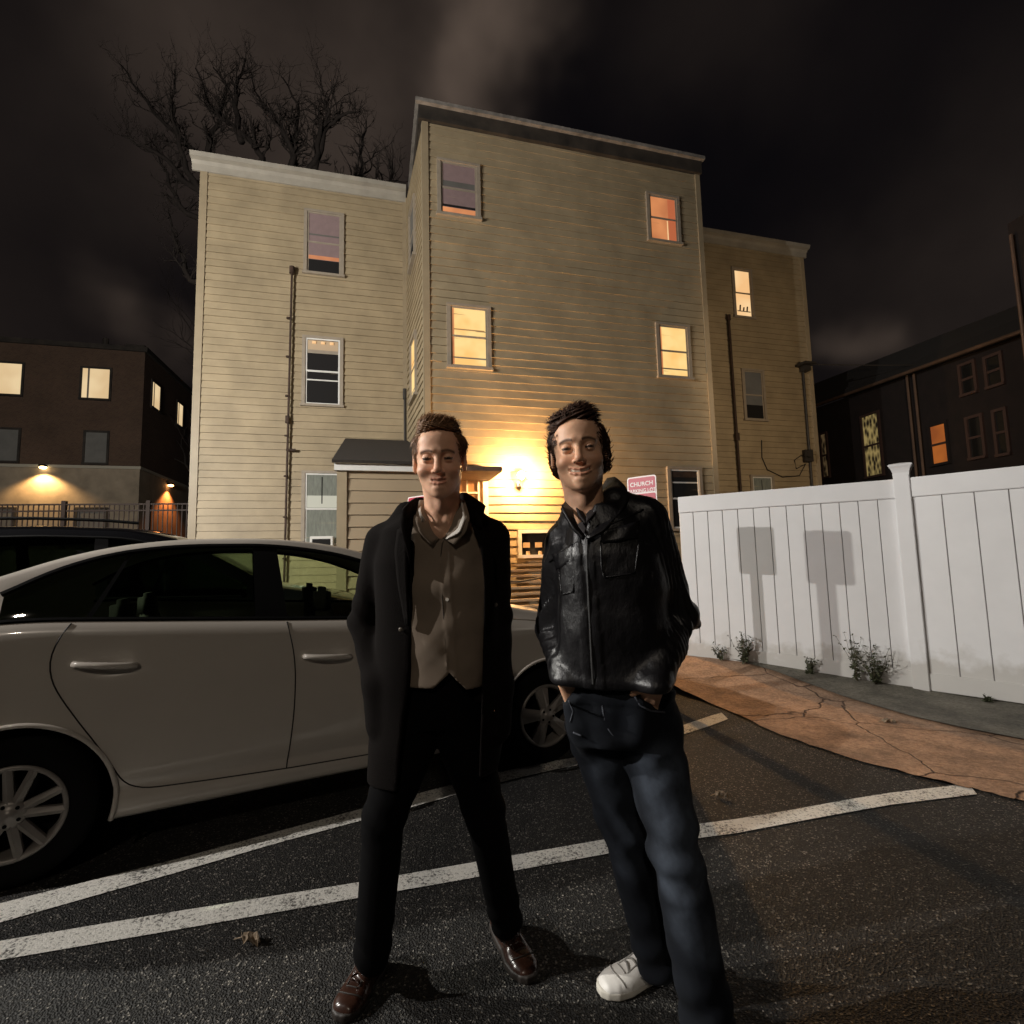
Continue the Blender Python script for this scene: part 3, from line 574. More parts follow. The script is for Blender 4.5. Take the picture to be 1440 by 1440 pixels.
P=QB+F*-3.53+Zax*5.78; downlight(P,OUT,'yellow wall lamp glowing under the stone band of the brick building',(1,.62,.26),520,128,ecol=(1,.72,.35))
P=QB+SB*3.2+Zax*5.55; downlight(P,F,'orange lamp in the gap between the brick building and the tan house',(1,.30,.08),420,120,ecol=(1,.45,.15))

# iron railing on a low wall in front of the brick building
ra=atY(-90,710,13.6); rb_=atY(262,706,14.6)
ra=ra*V3(1,1,0); rb_=rb_*V3(1,1,0); L=np.linalg.norm(rb_-ra); ax=(rb_-ra)/L; o=V3(ax[1],-ax[0],0)
zt=atY(100,708,13.9)[2]
rl=empty('iron_railing',tuple(ra),'rust brown iron picket railing on a low wall before the brick building','railing')
mb=MB(); mb.box(ra,ax,o,Zax,(-4,L+.4),(-.15,.15),(0,zt-1.25)); mb.build('low_wall',MT['stone'],rl)
mir=mat('railing_iron',(.05,.03,.022),.6)
for z in (zt-.02,zt-.20,zt-1.15):
    mb=MB(); mb.box(ra,ax,o,Zax,(-4,L+.4),(-.02,.02),(z,z+.04)); mb.build('rail',mir,rl)
n=0; s=-.2
while s<L+.3 and n<99:
    mb=MB()
    if n%17==9: mb.box(ra,ax,o,Zax,(s-.05,s+.05),(-.05,.05),(zt-1.25,zt+.10)); mb.build('railing_post',mir,rl)
    else: mb.box(ra,ax,o,Zax,(s-.011,s+.011),(-.011,.011),(zt-1.15,zt)); mb.build('picket',mir,rl)
    s+=.125; n+=1
settle(rl)

# ------------------------------------------------------------------ dark building on the right
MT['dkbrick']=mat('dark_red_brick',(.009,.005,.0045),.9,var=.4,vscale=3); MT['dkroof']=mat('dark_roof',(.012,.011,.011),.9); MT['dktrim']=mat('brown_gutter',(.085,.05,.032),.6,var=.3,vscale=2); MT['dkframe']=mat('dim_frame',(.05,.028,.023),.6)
A0=atY(1146,700,19.0)*V3(1,1,0); B0=atY(1440,700,12.0)*V3(1,1,0); axR=(B0-A0)/np.linalg.norm(B0-A0); oR=V3(axR[1],-axR[0],0)
if oR[1]>0: oR=-oR
def onR(px,py):
    d=ray(px,py); P=EYEP+d*((A0-EYEP)@oR)/(d@oR); return float((P-A0)@axR),float(P[2])
rbld=empty('dark_brick_building',tuple(A0),'unlit dark brick row building with sloping eaves behind the white fence','building')
s0,_=onR(1090,600); s1,_=onR(1425,600)
g1=onR(1150,573); g2=onR(1278,522); g3=onR(1411,481)
def gutz(s): return g1[1]+(g3[1]-g1[1])*(s-g1[0])/(g3[0]-g1[0])
mb=MB(); vs=[A0+axR*s+oR*d+Zax*z for s in (s0,s1+6) for d in (-6,0) for z in (0,gutz(s))]
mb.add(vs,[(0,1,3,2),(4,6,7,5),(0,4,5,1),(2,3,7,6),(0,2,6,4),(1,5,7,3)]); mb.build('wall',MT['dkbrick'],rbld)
r1=onR(1146,538); r3=onR(1405,437)
def roofz(s): return r1[1]+(r3[1]-r1[1])*(s-r1[0])/(r3[0]-r1[0])
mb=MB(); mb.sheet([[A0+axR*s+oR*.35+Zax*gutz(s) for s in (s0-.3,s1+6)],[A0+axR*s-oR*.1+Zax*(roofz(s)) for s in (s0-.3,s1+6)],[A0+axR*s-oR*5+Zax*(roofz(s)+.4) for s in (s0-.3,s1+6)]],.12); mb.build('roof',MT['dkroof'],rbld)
mb=MB(); P1,P2=[A0+axR*s+oR*.40+Zax*(gutz(s)-.03) for s in (s0-.3,s1+.8)]; mb.tube([P1,P2],.05); mb.build('gutter',MT['dktrim'],rbld)
for px in (1279,1289):
    a_=onR(px,526); b_=onR(px+14,672); mb=MB(); mb.tube([A0+axR*a_[0]+oR*.10+Zax*a_[1],A0+axR*a_[0]+oR*.10+Zax*0],.035); mb.build('downspout',MT['dktrim'],rbld)
def rwin(x0,y0,x1,y1,style):
    a_=onR((x0),(y0)); b_=onR(x1,y1); c_=onR(x0,y1); s0,z1=a_; s1=b_[0]; z0=c_[1]; t=.07
    mb=MB(); mb.box(A0,axR,oR,Zax,(s0-t,s1+t),(0,.06),(z1,z1+t)); mb.box(A0,axR,oR,Zax,(s0-t,s1+t),(0,.09),(z0-t,z0)); mb.box(A0,axR,oR,Zax,(s0-t,s0),(0,.06),(z0,z1)); mb.box(A0,axR,oR,Zax,(s1,s1+t),(0,.06),(z0,z1)); 
    w=mb.build('window',MT['dkframe'] if style!='amber' else MT['dkbrick'],rbld)
    mb=MB(); mb.box(A0,axR,oR,Zax,(s0,s1),(.02,.05),((z0+z1)/2-.03,(z0+z1)/2+.03)); mb.build('meeting_rail',MT['dkframe'],w)
    mm={'amber':MT['lit_amber'],'dark':MT['glass_dark'],'lace':LACE,'dim':LACE2}[style]
    mb=MB(); mb.box(A0,axR,oR,Zax,(s0,s1),(.004,.018),(z0,z1)); mb.build('pane',mm,w)
def lace(name,c,st):
    m=mat(name,(.05,.04,.03),.6,emit=c,estr=st); t=m.node_tree; b=t.nodes['Principled BSDF']; co=t.nodes.new('ShaderNodeTexCoord'); mp=t.nodes.new('ShaderNodeMapping'); mp.inputs['Scale'].default_value=(2.4,2.4,1.0)
    v=t.nodes.new('ShaderNodeTexVoronoi'); v.inputs['Scale'].default_value=4; r=t.nodes.new('ShaderNodeValToRGB'); r.color_ramp.elements[0].position=.25; r.color_ramp.elements[0].color=(0.002,.0015,.001,1); r.color_ramp.elements[1].position=.75; r.color_ramp.elements[1].color=(*c,1)
    t.links.new(co.outputs['Object'],mp.inputs[0]); t.links.new(mp.outputs[0],v.inputs[0]); t.links.new(v.outputs['Distance'],r.inputs[0]); t.links.new(r.outputs[0],b.inputs['Emission Color']); return m
LACE=lace('patterned_curtain',(.45,.33,.12),.55); LACE2=lace('dim_curtain',(.2,.13,.06),.3)
rwin(1213,588,1243,672,'lace'); rwin(1155,612,1167,672,'dim'); rwin(1309,601,1336,654,'amber'); rwin(1362,590,1386,645,'dark'); rwin(1400,580,1420,640,'dark'); rwin(1352,516,1374,556,'dark'); rwin(1388,505,1412,545,'dark')
settle(rbld)
# tall dark wall end at the right margin
tb=atY(1448,500,9.0)*V3(1,1,0); tbo=empty('tall_dark_building',tuple(tb),'tall black building corner rising at the far right edge','building')
mb=MB(); mb.box(tb,axR,oR,Zax,(-.1,5),(-3,0),(0,atY(1440,310,9.0)[2])); mb.build('wall',MT['dkbrick'],tbo)
mb=MB(); mb.tube([tb+oR*.08+axR*.0,tb+oR*.08+Zax*atY(1440,330,9.0)[2]],.03); mb.build('downspout',MT['dktrim'],tbo); settle(tbo)

# overhead cable from the house to the right
mb=MB(); a_=Q2+F*10.62+OUT*.3+Zax*6.85; b_=a_+V3(18,-2.0,2.6); mb.tube([a_+(b_-a_)*t-Zax*1.3*math.sin(math.pi*t) for t in np.linspace(0,1,20)],.014,5)
tag(mb.build('overhead_cable',MT['cable']),'thin black overhead cable leaving the right corner of the tan house','cable')

# ------------------------------------------------------------------ bare trees
MT['bark']=mat('bark',(.030,.022,.018),.9,var=.3,vscale=5)
def tree(base,label,seed,h0,spread,levels,r0,lean=(0,0),split=3,zmin=0):
    R=random.Random(seed); root=empty('bare_tree',tuple(base),label,'tree')
    trunk=MB(); crown=MB()
    def grow(p,d,L,r,lev):
        n=5; pts=[p]; q=p.copy(); dd=d.copy()
        for i in range(n):
            dd=dd+V3(R.gauss(0,.20),R.gauss(0,.20),R.gauss(.04,.12)); dd/=np.linalg.norm(dd); q=q+dd*L/n; pts.append(q)
        rs=[r*(1-.30*i/n) for i in range(n+1)]
        (trunk if lev==0 else crown).tube(pts,rs,7 if lev<2 else (5 if lev<4 else 3),cap=lev==0)
        if lev>=levels: return
        for k in range(split+(1 if lev>1 else 0)):
            i=n if k==0 else R.randint(2,n); t=pts[i]
            ang=R.uniform(0,2*math.pi); sp=spread*R.uniform(.55,1.25)*(.6 if k==0 else 1)
            a=np.cross(dd,V3(.3,.2,1)); a/=np.linalg.norm(a)+1e-9; b=np.cross(dd,a)
            nd=dd*math.cos(sp)+(a*math.cos(ang)+b*math.sin(ang))*math.sin(sp); nd[2]+=.12; nd/=np.linalg.norm(nd)
            grow(t,nd,L*R.uniform(.58,.80),rs[i]*R.uniform(.5,.78),lev+1)
    d=V3(lean[0],lean[1],1); d/=np.linalg.norm(d)
    grow(np.array(base,float),d,h0,r0,0)
    trunk.build('trunk',MT['bark'],root,smooth=True); crown.build('crown',MT['bark'],root,smooth=True,recalc=False); settle(root); return root
def limb_tree():
    R_=random.Random(4); root=empty('bare_tree',(-9.0,17.5,0),'large bare tree whose forked crown rises behind the left roof','tree'); cr=MB(); tr=MB()
    hub=atY(365,330,17.5); tr.tube([V3(-9.0,17.5,0),V3(-8.95,17.5,3),V3(-8.8,17.5,6.5),hub],[.45,.38,.32,.26],10); tr.build('trunk',MT['bark'],root,smooth=True)
    def twig(p,d,L,r,lev):
        pts=[p]; q=p.copy(); dd=d/np.linalg.norm(d)
        for i in range(5):
            dd=dd+V3(R_.gauss(0,.22),R_.gauss(0,.22),R_.gauss(.07,.12)); dd/=np.linalg.norm(dd); q=q+dd*L/5; pts.append(q)
        cr.tube(pts,[r*(1-.13*i) for i in range(6)],4 if lev<2 else 3,cap=False)
        if lev<3:
            for k in range(2 if lev else 3): 
                i=R_.randint(1,5); twig(pts[i],dd+V3(R_.gauss(0,.75),R_.gauss(0,.6),R_.gauss(.2,.45)),L*R_.uniform(.5,.75),r*.6,lev+1)
    limbs=[([(366,300),(369,221),(354,200),(329,177),(308,167),(292,142),(275,96)],0),([(362,310),(292,228),(298,185),(310,156),(318,120),(300,95)],.8),([(372,310),(412,225),(406,200),(392,171),(371,148),(354,108)],-.6),
      ([(375,310),(414,240),(410,208),(417,179),(419,146),(398,110)],.5),([(380,310),(442,229),(450,188),(462,167),(462,138),(450,117)],-1),([(440,250),(455,185),(475,165),(500,158)],-.9),([(380,320),(480,265),(508,246),(510,204),(515,170)],1),([(385,325),(520,275),(548,258),(552,225)],.3),
      ([(355,310),(290,225),(233,175),(196,129),(171,92)],1.2),([(350,320),(270,262),(235,225),(200,205),(170,190)],-.5),([(350,325),(262,300),(238,262),(222,215)],.4),([(340,200),(330,150),(335,110),(345,82)],0.2),([(300,300),(262,240),(250,190),(240,140),(246,100)],-.8),([(350,420),(268,395),(250,350),(238,300)],.2)]
    for px,dy in limbs:
        P=[atY(x,y,17.5+dy*(k/len(px))) for k,(x,y) in enumerate(px)]; Q_=[P[0]]
        for a,b in zip(P,P[1:]):
            for t in (.33,.66,1): Q_.append(a+(b-a)*t+V3(R_.gauss(0,.05),R_.gauss(0,.05),R_.gauss(0,.05))*(t<1))
        n=len(Q_); rs=[.13*(1-.82*i/(n-1)) for i in range(n)]; cr.tube(Q_,rs,6)
        for i in range(3,n):
            for _ in range(2): 
                d=Q_[i]-Q_[i-1]; d=d/np.linalg.norm(d)+V3(R_.gauss(0,.8),R_.gauss(0,.5),R_.gauss(.15,.5)); twig(Q_[i],d,R_.uniform(.45,1.0),rs[i]*.45,0)
    cr.build('crown',MT['bark'],root,smooth=True,recalc=False); settle(root)
limb_tree()
tree((-14.6,24,0),'slender bare tree leaning in the dark gap left of the tan house',9,6.5,.5,5,.22,(.22,0))

# ------------------------------------------------------------------ weeds and litter
MT['leaf']=mat('weed_leaf',(.045,.05,.022),.7,var=.4,vscale=30); MT['dryleaf']=mat('dry_leaf',(.25,.19,.13),.8,var=.3,vscale=30); MT['stem']=mat('weed_stem',(.07,.055,.03),.8)
def weed(px,py,h,n,label,seed,spread=.5):
    R=random.Random(seed); A_=V3(2.02,6.17,0); B_=V3(3.80,5.09,0) if px<1290 else V3(5.35,3.52,0)
    if px>=1290: A_=V3(3.93,4.94,0)
    d_=ray(px,py)[:2]; e_=(B_-A_)[:2]; o_=V3(e_[1],-e_[0],0)/np.linalg.norm(e_); A2_=A_+o_*.10*(1 if o_[1]<0 else -1); t_=np.linalg.solve(np.array([d_,-e_]).T,A2_[:2]); b=V3(*(d_*t_[0]),0); b[2]=gz(b[0],b[1])+.02
    root=empty('weed',tuple(b),label,'weed','weeds at the foot of the white fence'); st=MB(); lf=MB()
    for k in range(n):
        a=R.uniform(0,2*math.pi); sp=R.uniform(.1,spread); p=b.copy(); d=V3(math.cos(a)*sp*.8,math.sin(a)*sp*.4,1); pts=[p]; L=h*R.uniform(.4,1)
        for i in range(6):
            d=d+V3(R.gauss(0,.12),R.gauss(0,.08),-.03); p=p+d/np.linalg.norm(d)*L/6; pts.append(p)
            for m_ in range(R.randint(2,4)):
                e_=V3(R.gauss(0,1),R.gauss(0,1),R.gauss(.1,.7)); e_/=np.linalg.norm(e_); f=np.cross(e_,V3(R.gauss(0,1),R.gauss(0,1),R.gauss(0,1))); f/=np.linalg.norm(f)+1e-9; l=R.uniform(.022,.06)*(1-.08*i)
                lf.add([p,p+e_*l*.5+f*l*.22,p+e_*l,p+e_*l*.5-f*l*.22],[(0,1,2,3)])
        st.tube(pts,[.0028*(1-.1*i) for i in range(7)],4)
    st.build('stem',MT['stem'],root,recalc=False); lf.build('leaves',MT['leaf'],root,recalc=False); settle(root)
weed(1048,938,.38,26,'small leafy weed under the left end of the white fence',1)
weed(1138,953,.20,12,'tiny weed sprouting at the fence between the two sign shadows and the post',2)
weed(1206,962,.52,13,'tall thin weed with sparse stems beside the fence post',3,.45)
weed(1232,965,.42,26,'bushy dark weed nearest the fence post',4,.8)
weed(1013,930,.20,8,'low sprig at the far left foot of the fence',5)
weed(1390,988,.08,5,'flat scrap of weed under the right fence section',6)
def litter(px,py,size,label,seed,m='dryleaf'):
    R=random.Random(seed); b=atZ(px,py); b[2]=gz(b[0],b[1]); mb=MB()
    P=[]
    for i in range(7):
        row=[]
        for j in range(5):
            u=(i/6-.5)*size; w=(j/4-.5)*size*.55*math.sin(math.pi*(i+.6)/7.2); row.append(b+V3(u+w*.3,w-u*.4,.02+.018*math.sin(i*1.7+seed)*math.cos(j*1.3)+abs(w)*.5))
        P.append(row)
    mb.sheet(P,.0012); mb.tube([b+V3(-size*.5,size*.2,.018),b+V3(-size*.95,size*.30,.006)],.0022,5)
    return tag(mb.build('fallen_leaf',MT[m],recalc=False),label,'leaf')
litter(352,1329,.075,'curled dry leaf lying on the asphalt in front of the near parking line',1)
litter(1250,1018,.09,'dead leaf on the concrete in front of the tall weed',3)
litter(1015,1122,.06,'curled leaf on the asphalt between the two parking lines',4)

# ------------------------------------------------------------------ cars
CD=V3(.89,.456,0); CN=V3(-.456,.89,0)      # car axis (forward) and inward normal
def interp(x,tab): return float(np.interp(x,[t[0] for t in tab],[t[1] for t in tab]))
class Car:
    def __init__(s,O,prof,belt,dlo,x0,x1,width,xh,R,ws,rw,fw_,rear_taper=.20,nose_taper=.30,tumble=.17):
        s.O=np.array(O,float); s.prof=prof; s.belt=belt; s.dlo=dlo; s.x0=x0; s.x1=x1; s.w=width; s.xh=xh; s.R=R; s.ws=ws; s.rw=rw; s.fw=fw_; s.rt=rear_taper; s.ntp=nose_taper; s.tumble=tumble; s.dimples=[]
    def P(s,x,w,z): return s.O+CD*x+CN*w+Zax*z
    def smoothtab(s,x,tab):
        xs=[x-.10,x-.05,x,x+.05,x+.10]; return sum(interp(q,tab) for q in xs)/5
    def taper(s,x):
        t=0
        if x>s.x1-.9: t+= s.ntp*((x-(s.x1-.9))/.9)**2.6
        if x<s.x0+.7: t+= s.rt*(((s.x0+.7)-x)/.7)**2.6
        return t
    def section(s,x):
        zt=s.smoothtab(x,s.prof); zb=min(s.smoothtab(x,s.belt),zt-.02); zg=max(min(s.smoothtab(x,s.dlo),zt-.045),zb+.008)
        g=min(1,max(0,(zg-zb)/.40)); t=s.taper(x); c=s.w/2+.0
        w6=.045+s.tumble*g
        lo=.205+ (.10*max(0,(x-(s.x1-.5))/.5))+ (.12*max(0,(s.x0+.35-x)/.35))
        pts=[(.16,lo-.015),(.06,lo-.01),(.022,lo+.015),(.018,lo+.08),(.030,lo+.13),(.008,lo+.19),(-.012,.55),(-.014,.66),(-.004,.78),(.002,.86),(.008,.90),(.018,zb-.05),(.038,zb-.004),(.050,zb+.003)]
        n1=len(pts)
        pts=[(a,min(b,zb-.0005*(n1-i))) for i,(a,b) in enumerate(pts)]
        for k in range(1,6): q=k/6; pts.append((.050+(w6-.050)*(q**1.12),zb+(zg-zb)*q))
        n2=len(pts)
        pts.append((w6+.003,zg))
        pts.append((w6+.022,zg+(zt-zg)*.42)); pts.append((w6+.055,zg+(zt-zg)*.66)); 
        for q in (.25,.5,.75,1.0): pts.append((w6+.055+(c-w6-.055)*q, zt-(zt-zg)*.34*(1-q)**2))
        s.ng=(n1-1,n2)   # glass band rows
        return [(a+t*(1-.35*a/c),b) for a,b in pts]
    def side_w(s,x,z):
        sec=s.section(x); 
        for (a,b),(c,d) in zip(sec[2:],sec[3:]):
            if b<=z<=d: return a+(c-a)*(z-b)/(d-b+1e-9)
        return sec[2][0]
    def build(s,root,paint,glass,glass_span,pillars,nx=.03):
        xs=list(np.arange(s.x0,s.x1+1e-6,nx)); 
        sec=np.array([[ (x,*p) for p in s.section(x)] for x in xs])      # i,j,(x,w,z)
        # densify rows below belt
        n1,n2=s.ng; rows=[]; 
        for j in range(sec.shape[1]-1):
            k=4 if 3<=j<11 else 1
            for q in range(k): rows.append((j,q/k))
        rows.append((sec.shape[1]-1,0))
        G=np.array([[sec[i,j] if q==0 else sec[i,j]*(1-q)+sec[i,j+1]*q for j,q in rows] for i in range(len(xs))])
        rj=[j+q for j,q in rows]
        b1=[k for k,v in enumerate(rj) if v==n1][0]; b2=[k for k,v in enumerate(rj) if v==n2][0]
        # handle dimples
        for (hx,hz,rx,rz,dp) in s.dimples:
            d=((G[:,:b1,0]-hx)/rx)**2+((G[:,:b1,2]-hz)/rz)**2; G[:,:b1,1]+=dp*np.exp(-d*1.4)
        # wheel arches
        inside=np.zeros(G.shape[:2],bool)
        for hx in (0,s.xh):
            dx=G[...,0]-hx; dz=G[...,2]-.32; r=np.hypot(dx,dz)+1e-9; ra=s.R
            low=np.zeros(G.shape[:2],bool); low[:,:b1]=True
            near=low&(abs(r-ra)<nx*.72)
            f=ra/r
            G[...,0]=np.where(near,hx+dx*f,G[...,0]); G[...,2]=np.where(near,.32+dz*f,G[...,2])
            inside|= low&(r<ra-nx*.70)
        for side in (0,1):
            pass
        def W(g,side):
            x,w,z=g; return s.P(x, w if side==0 else s.w-w, z)
        body=MB(); 
        glassf={}; 
        for side in (0,1):
            idx={}; vs=[]; fs=[]
            V=[[W(G[i,j],side) for j in range(G.shape[1])] for i in range(G.shape[0])]
            nx_,nj=G.shape[:2]; fl=[]; gl=[]; wsf=[]; rwf=[]
            for i in range(nx_-1):
                for j in range(nj-1):
                    xm=(G[i,j,0]+G[i+1,j,0])/2
                    if j<b1:
                        cx_=(G[i,j,0]+G[i+1,j,0]+G[i,j+1,0]+G[i+1,j+1,0])/4; cz_=(G[i,j,2]+G[i+1,j,2]+G[i,j+1,2]+G[i+1,j+1,2])/4
                        if min(math.hypot(cx_,cz_-.32),math.hypot(cx_-s.xh,cz_-.32))<s.R-.001: continue
                    q=(i*nj+j,(i+1)*nj+j,(i+1)*nj+j+1,i*nj+j+1)
                    if side: q=q[::-1]
                    if b1<=j<b2 and glass_span[0]<xm<glass_span[1] and G[i,b2,2]-G[i,b1,2]>.03: gl.append(q)
                    elif j>b2+1 and s.ws[0]<xm<s.ws[1]: wsf.append(q)
                    elif j>b2+1 and s.rw[0]<xm<s.rw[1]: rwf.append(q)
                    else: fl.append(q)
            fv=[v for r in V for v in r]
            body.add(fv,fl); glassf.setdefault('side',[]).append((fv,gl)); glassf.setdefault('front',[]).append((fv,wsf)); glassf.setdefault('rear',[]).append((fv,rwf))
        # end caps
        for i in (0,len(xs)-1):
            A=[W(G[i,j],0) for j in range(G.shape[1])]; B=[W(G[i,j],1) for j in range(G.shape[1])]
            body.grid([A,B])
        o=body.build('body',paint,root,smooth=True,recalc=False)
        bm=bmesh.new(); bm.from_mesh(o.data); bmesh.ops.remove_doubles(bm,verts=bm.verts,dist=.0008); 
        loose=[v for v in bm.verts if not v.link_faces]; bmesh.ops.delete(bm,geom=loose,context='VERTS'); bmesh.ops.recalc_face_normals(bm,faces=bm.faces); bm.to_mesh(o.data); bm.free()
        o.data.polygons.foreach_set('use_smooth',[True]*len(o.data.polygons))
        def mk(name,lst,m,par=root):
            mb=MB(); 
            for fv,f in lst: mb.add(fv,f)
            q=mb.build(name,m,par,smooth=True,recalc=False); bm=bmesh.new(); bm.from_mesh(q.data)
            bmesh.ops.delete(bm,geom=[v for v in bm.verts if not v.link_faces],context='VERTS'); bmesh.ops.remove_doubles(bm,verts=bm.verts,dist=.0005); bm.to_mesh(q.data); bm.free(); q.data.polygons.foreach_set('use_smooth',[True]*len(q.data.polygons)); return q
        for k in (0,1):
            fv,gl=glassf['side'][k]; nj_=G.shape[1]; mid=[q for q in gl if G[min(q)//nj_,0,0]>1.02]; rear=[q for q in gl if G[min(q)//nj_,0,0]<=1.02]
            mk('side_window',[(fv,mid)],glass if glass is MT['carglass'] else MT['suvglass']); mk('side_window',[(fv,rear)],MT['carglass2'] if glass is MT['carglass'] else MT['suvglass'])
        mk('windshield',glassf['front'],glass); mk('rear_window',glassf['rear'],glass)
        # black window frame strips and pillars on both sides
        for side in (0,1):
            mb=MB(); 
            def wp(x,z,off=-.003):
                w=s.side_w(x,z)+off; return s.P(x,w if side==0 else s.w-w,z)
            X=np.arange(glass_span[0],glass_span[1],.05)
            up=[]; lowr=[]
            for x in X:
                sc=s.section(x); zg=sc[n2][1]; zb=sc[n1][1]
                up.append((x,zg)); lowr.append((x,zb))
            mb.tube([wp(x,max(z-.010,0)) for x,z in up],.013,5); mb.tube([wp(x,z+.010) for x,z in lowr],.011,5)
            mb.build('window_seal',MT['black_plastic'],root)
            for (xa,xb,xc,xd) in pillars:      # bottom xa-xb, top xc-xd
                P=[]
                for q in np.linspace(0,1,8):
                    row=[]
                    for t in np.linspace(0,1,5):
                        x=(xa+(xb-xa)*t)*(1-q)+(xc+(xd-xc)*t)*q; sc=s.section(x); z=sc[n1][1]+(sc[n2][1]-sc[n1][1])*q
                        row.append(wp(x,z+(.002 if q==0 else -.002 if q==1 else 0),-.004))
                    P.append(row)
                mb=MB(); mb.grid(P); mb.build('pillar_trim',MT['black_plastic'],root,recalc=False)
        return G
    def wheel(s,x,side,root,r=.315,rr=.200,spokes=5,fancy=0,rot=0.3):
        o=(CN*-1) if side==0 else CN; c=s.P(x,.008 if side==0 else s.w-.008,.32-(.32-r)); 
        t=MB(); prof=[(rr+.002,-.20),(r-.06,-.205),(r-.012,-.19),(r,-.165),(r,-.035),(r-.012,-.010),(r-.045,.004),(r-.075,.002),(rr+.002,-.012)]
        a=CD; n=48
        t.grid([[c+o*d+(a*math.cos(q)+Zax*math.sin(q))*ra for ra,d in prof] for q in np.linspace(0,2*math.pi,n+1)])
        wh=t.build('wheel',MT['rubber'],root,smooth=True); 
        m=MB(); prof=[(rr+.004,-.014),(rr+.004,-.004),(rr-.006,.000),(rr-.016,-.006),(rr-.024,-.03),(rr-.03,-.15)]
        m.grid([[c+o*d+(a*math.cos(q)+Zax*math.sin(q))*ra for ra,d in prof] for q in np.linspace(0,2*math.pi,n+1)])
        m.build('rim',MT['rim'],wh,smooth=True)
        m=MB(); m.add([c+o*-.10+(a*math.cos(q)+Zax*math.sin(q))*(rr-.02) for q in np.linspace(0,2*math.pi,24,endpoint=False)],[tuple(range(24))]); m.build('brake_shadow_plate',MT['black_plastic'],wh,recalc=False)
        m=MB()
        for k in range(spokes):
            q=rot+2*math.pi*k/spokes; d=a*math.cos(q)+Zax*math.sin(q); e=a*-math.sin(q)+Zax*math.cos(q)
            for sg in ((-1,1) if fancy else (0,)):
                h0,h1=(.020,.017) if fancy else (.030,.052)
                y0=sg*.012; y1=sg*.047
                r0,r1=.045,rr-.012
                vs=[c+d*r0+e*(y0-h0)+o*-.012,c+d*r0+e*(y0+h0)+o*-.012,c+d*r1+e*(y1+h1)+o*-.010,c+d*r1+e*(y1-h1)+o*-.010]
                vs+=[v-o*.022 for v in vs]; vs+=[c+d*r0+e*y0+o*.004,c+d*r1+e*y1+o*.001]
                m.add(vs,[(0,8,9,3),(8,1,2,9),(4,5,1,8,0),(1,5,6,2),(2,6,7,3,9),(3,7,4,0)])
        m.build('spokes',MT['rim'],wh)
        m=MB(); P=[]
        for ra,d in ((.062,-.02),(.060,-.002),(.045,.004),(.026,.005),(.024,.010),(.001,.011)): P.append([c+o*d+(a*math.cos(q)+Zax*math.sin(q))*ra for q in np.linspace(0,2*math.pi,25)])
        m.grid(P); m.build('hub_cap',MT['rim'],wh,smooth=True)
        for k in range(5):
            q=rot+.6+2*math.pi*k/5; m=MB(); p=c+(a*math.cos(q)+Zax*math.sin(q))*.042; m.tube([p-o*.01,p+o*.0065],.008,8); m.build('wheel_nut',MT['black_plastic'],wh)
    def arch_liner(s,x,root):
        for side in (0,1):
            m=MB(); P=[]
            for q in np.linspace(-.45,math.pi+.45,24):
                P.append([s.P(x+(s.R+.004)*math.cos(q),(w if side==0 else s.w-w),.32+(s.R+.004)*math.sin(q)) for w in (.012,.12,.34)])
            m.grid(P); m.add([s.P(x+(s.R+.03)*math.cos(q),(.34 if side==0 else s.w-.34),.32+(s.R+.03)*math.sin(q)) for q in np.linspace(0,2*math.pi,24,endpoint=False)],[tuple(range(24))])
            m.build('wheel_arch_liner',MT['black_plastic'],root,recalc=False)
            m=MB(); pts=[]
            for q in np.linspace(-.30,math.pi+.30,40):
                xx=x+(s.R+.002)*math.cos(q); zz=.32+(s.R+.002)*math.sin(q); w=s.side_w(xx,max(zz,.24))-.006; pts.append(s.P(xx,w if side==0 else s.w-w,zz))
            m.tube(pts,.011,6); m.build('wheel_arch_lip',root.get('_p') and MT[root['_p']] or MT['paint_white'],root,smooth=True)
    def seam(s,pts,name,root,r=.0032):
        P=[]; 
        for (x0,z0),(x1,z1) in zip(pts,pts[1:]):
            n=max(2,int(math.hypot(x1-x0,z1-z0)/.03))
            for k in range(n): t=k/n; P.append((x0+(x1-x0)*t,z0+(z1-z0)*t))
        P.append(pts[-1]); Q_=np.array(P); 
        for _ in range(3): Q_[1:-1]=(Q_[:-2]+Q_[1:-1]*2+Q_[2:])/4
        mb=MB(); mb.tube([s.P(x,s.side_w(x,z)-.0005,z) for x,z in Q_],r,5); return mb.build(name,MT['seam'],root)
# white hatchback in front, nose away to the right
O=V3(-2.203,2.311,0)
prof=[(-.86,.62),(-.84,.95),(-.78,1.08),(-.66,1.15),(-.45,1.255),(-.2,1.36),(0,1.43),(.25,1.495),(.5,1.53),(.75,1.543),(1.0,1.54),(1.25,1.52),(1.5,1.475),(1.8,1.37),(2.1,1.24),(2.35,1.13),(2.55,1.06),(2.85,1.0),(3.2,.92),(3.45,.82),(3.58,.66),(3.62,.5)]
belt=[(-.86,.60),(-.8,.98),(-.6,1.06),(-.3,1.12),(0,1.135),(.17,1.126),(1.1,1.064),(1.45,1.042),(2.0,1.005),(2.5,.965),(2.9,.91),(3.3,.80),(3.62,.48)]
dlo=[(-.86,.61),(-.4,1.15),(-.15,1.235),(-.07,1.285),(.0,1.335),(.13,1.40),(.27,1.445),(.41,1.472),(.6,1.489),(.99,1.490),(1.27,1.455),(1.48,1.405),(1.75,1.30),(2.0,1.17),(2.2,1.06),(2.4,.98),(3,.9),(3.62,.49)]
car=empty('parked_car',tuple(O),'white hatchback parked behind the two men with its nose towards the house','car','cars parked in the lot')
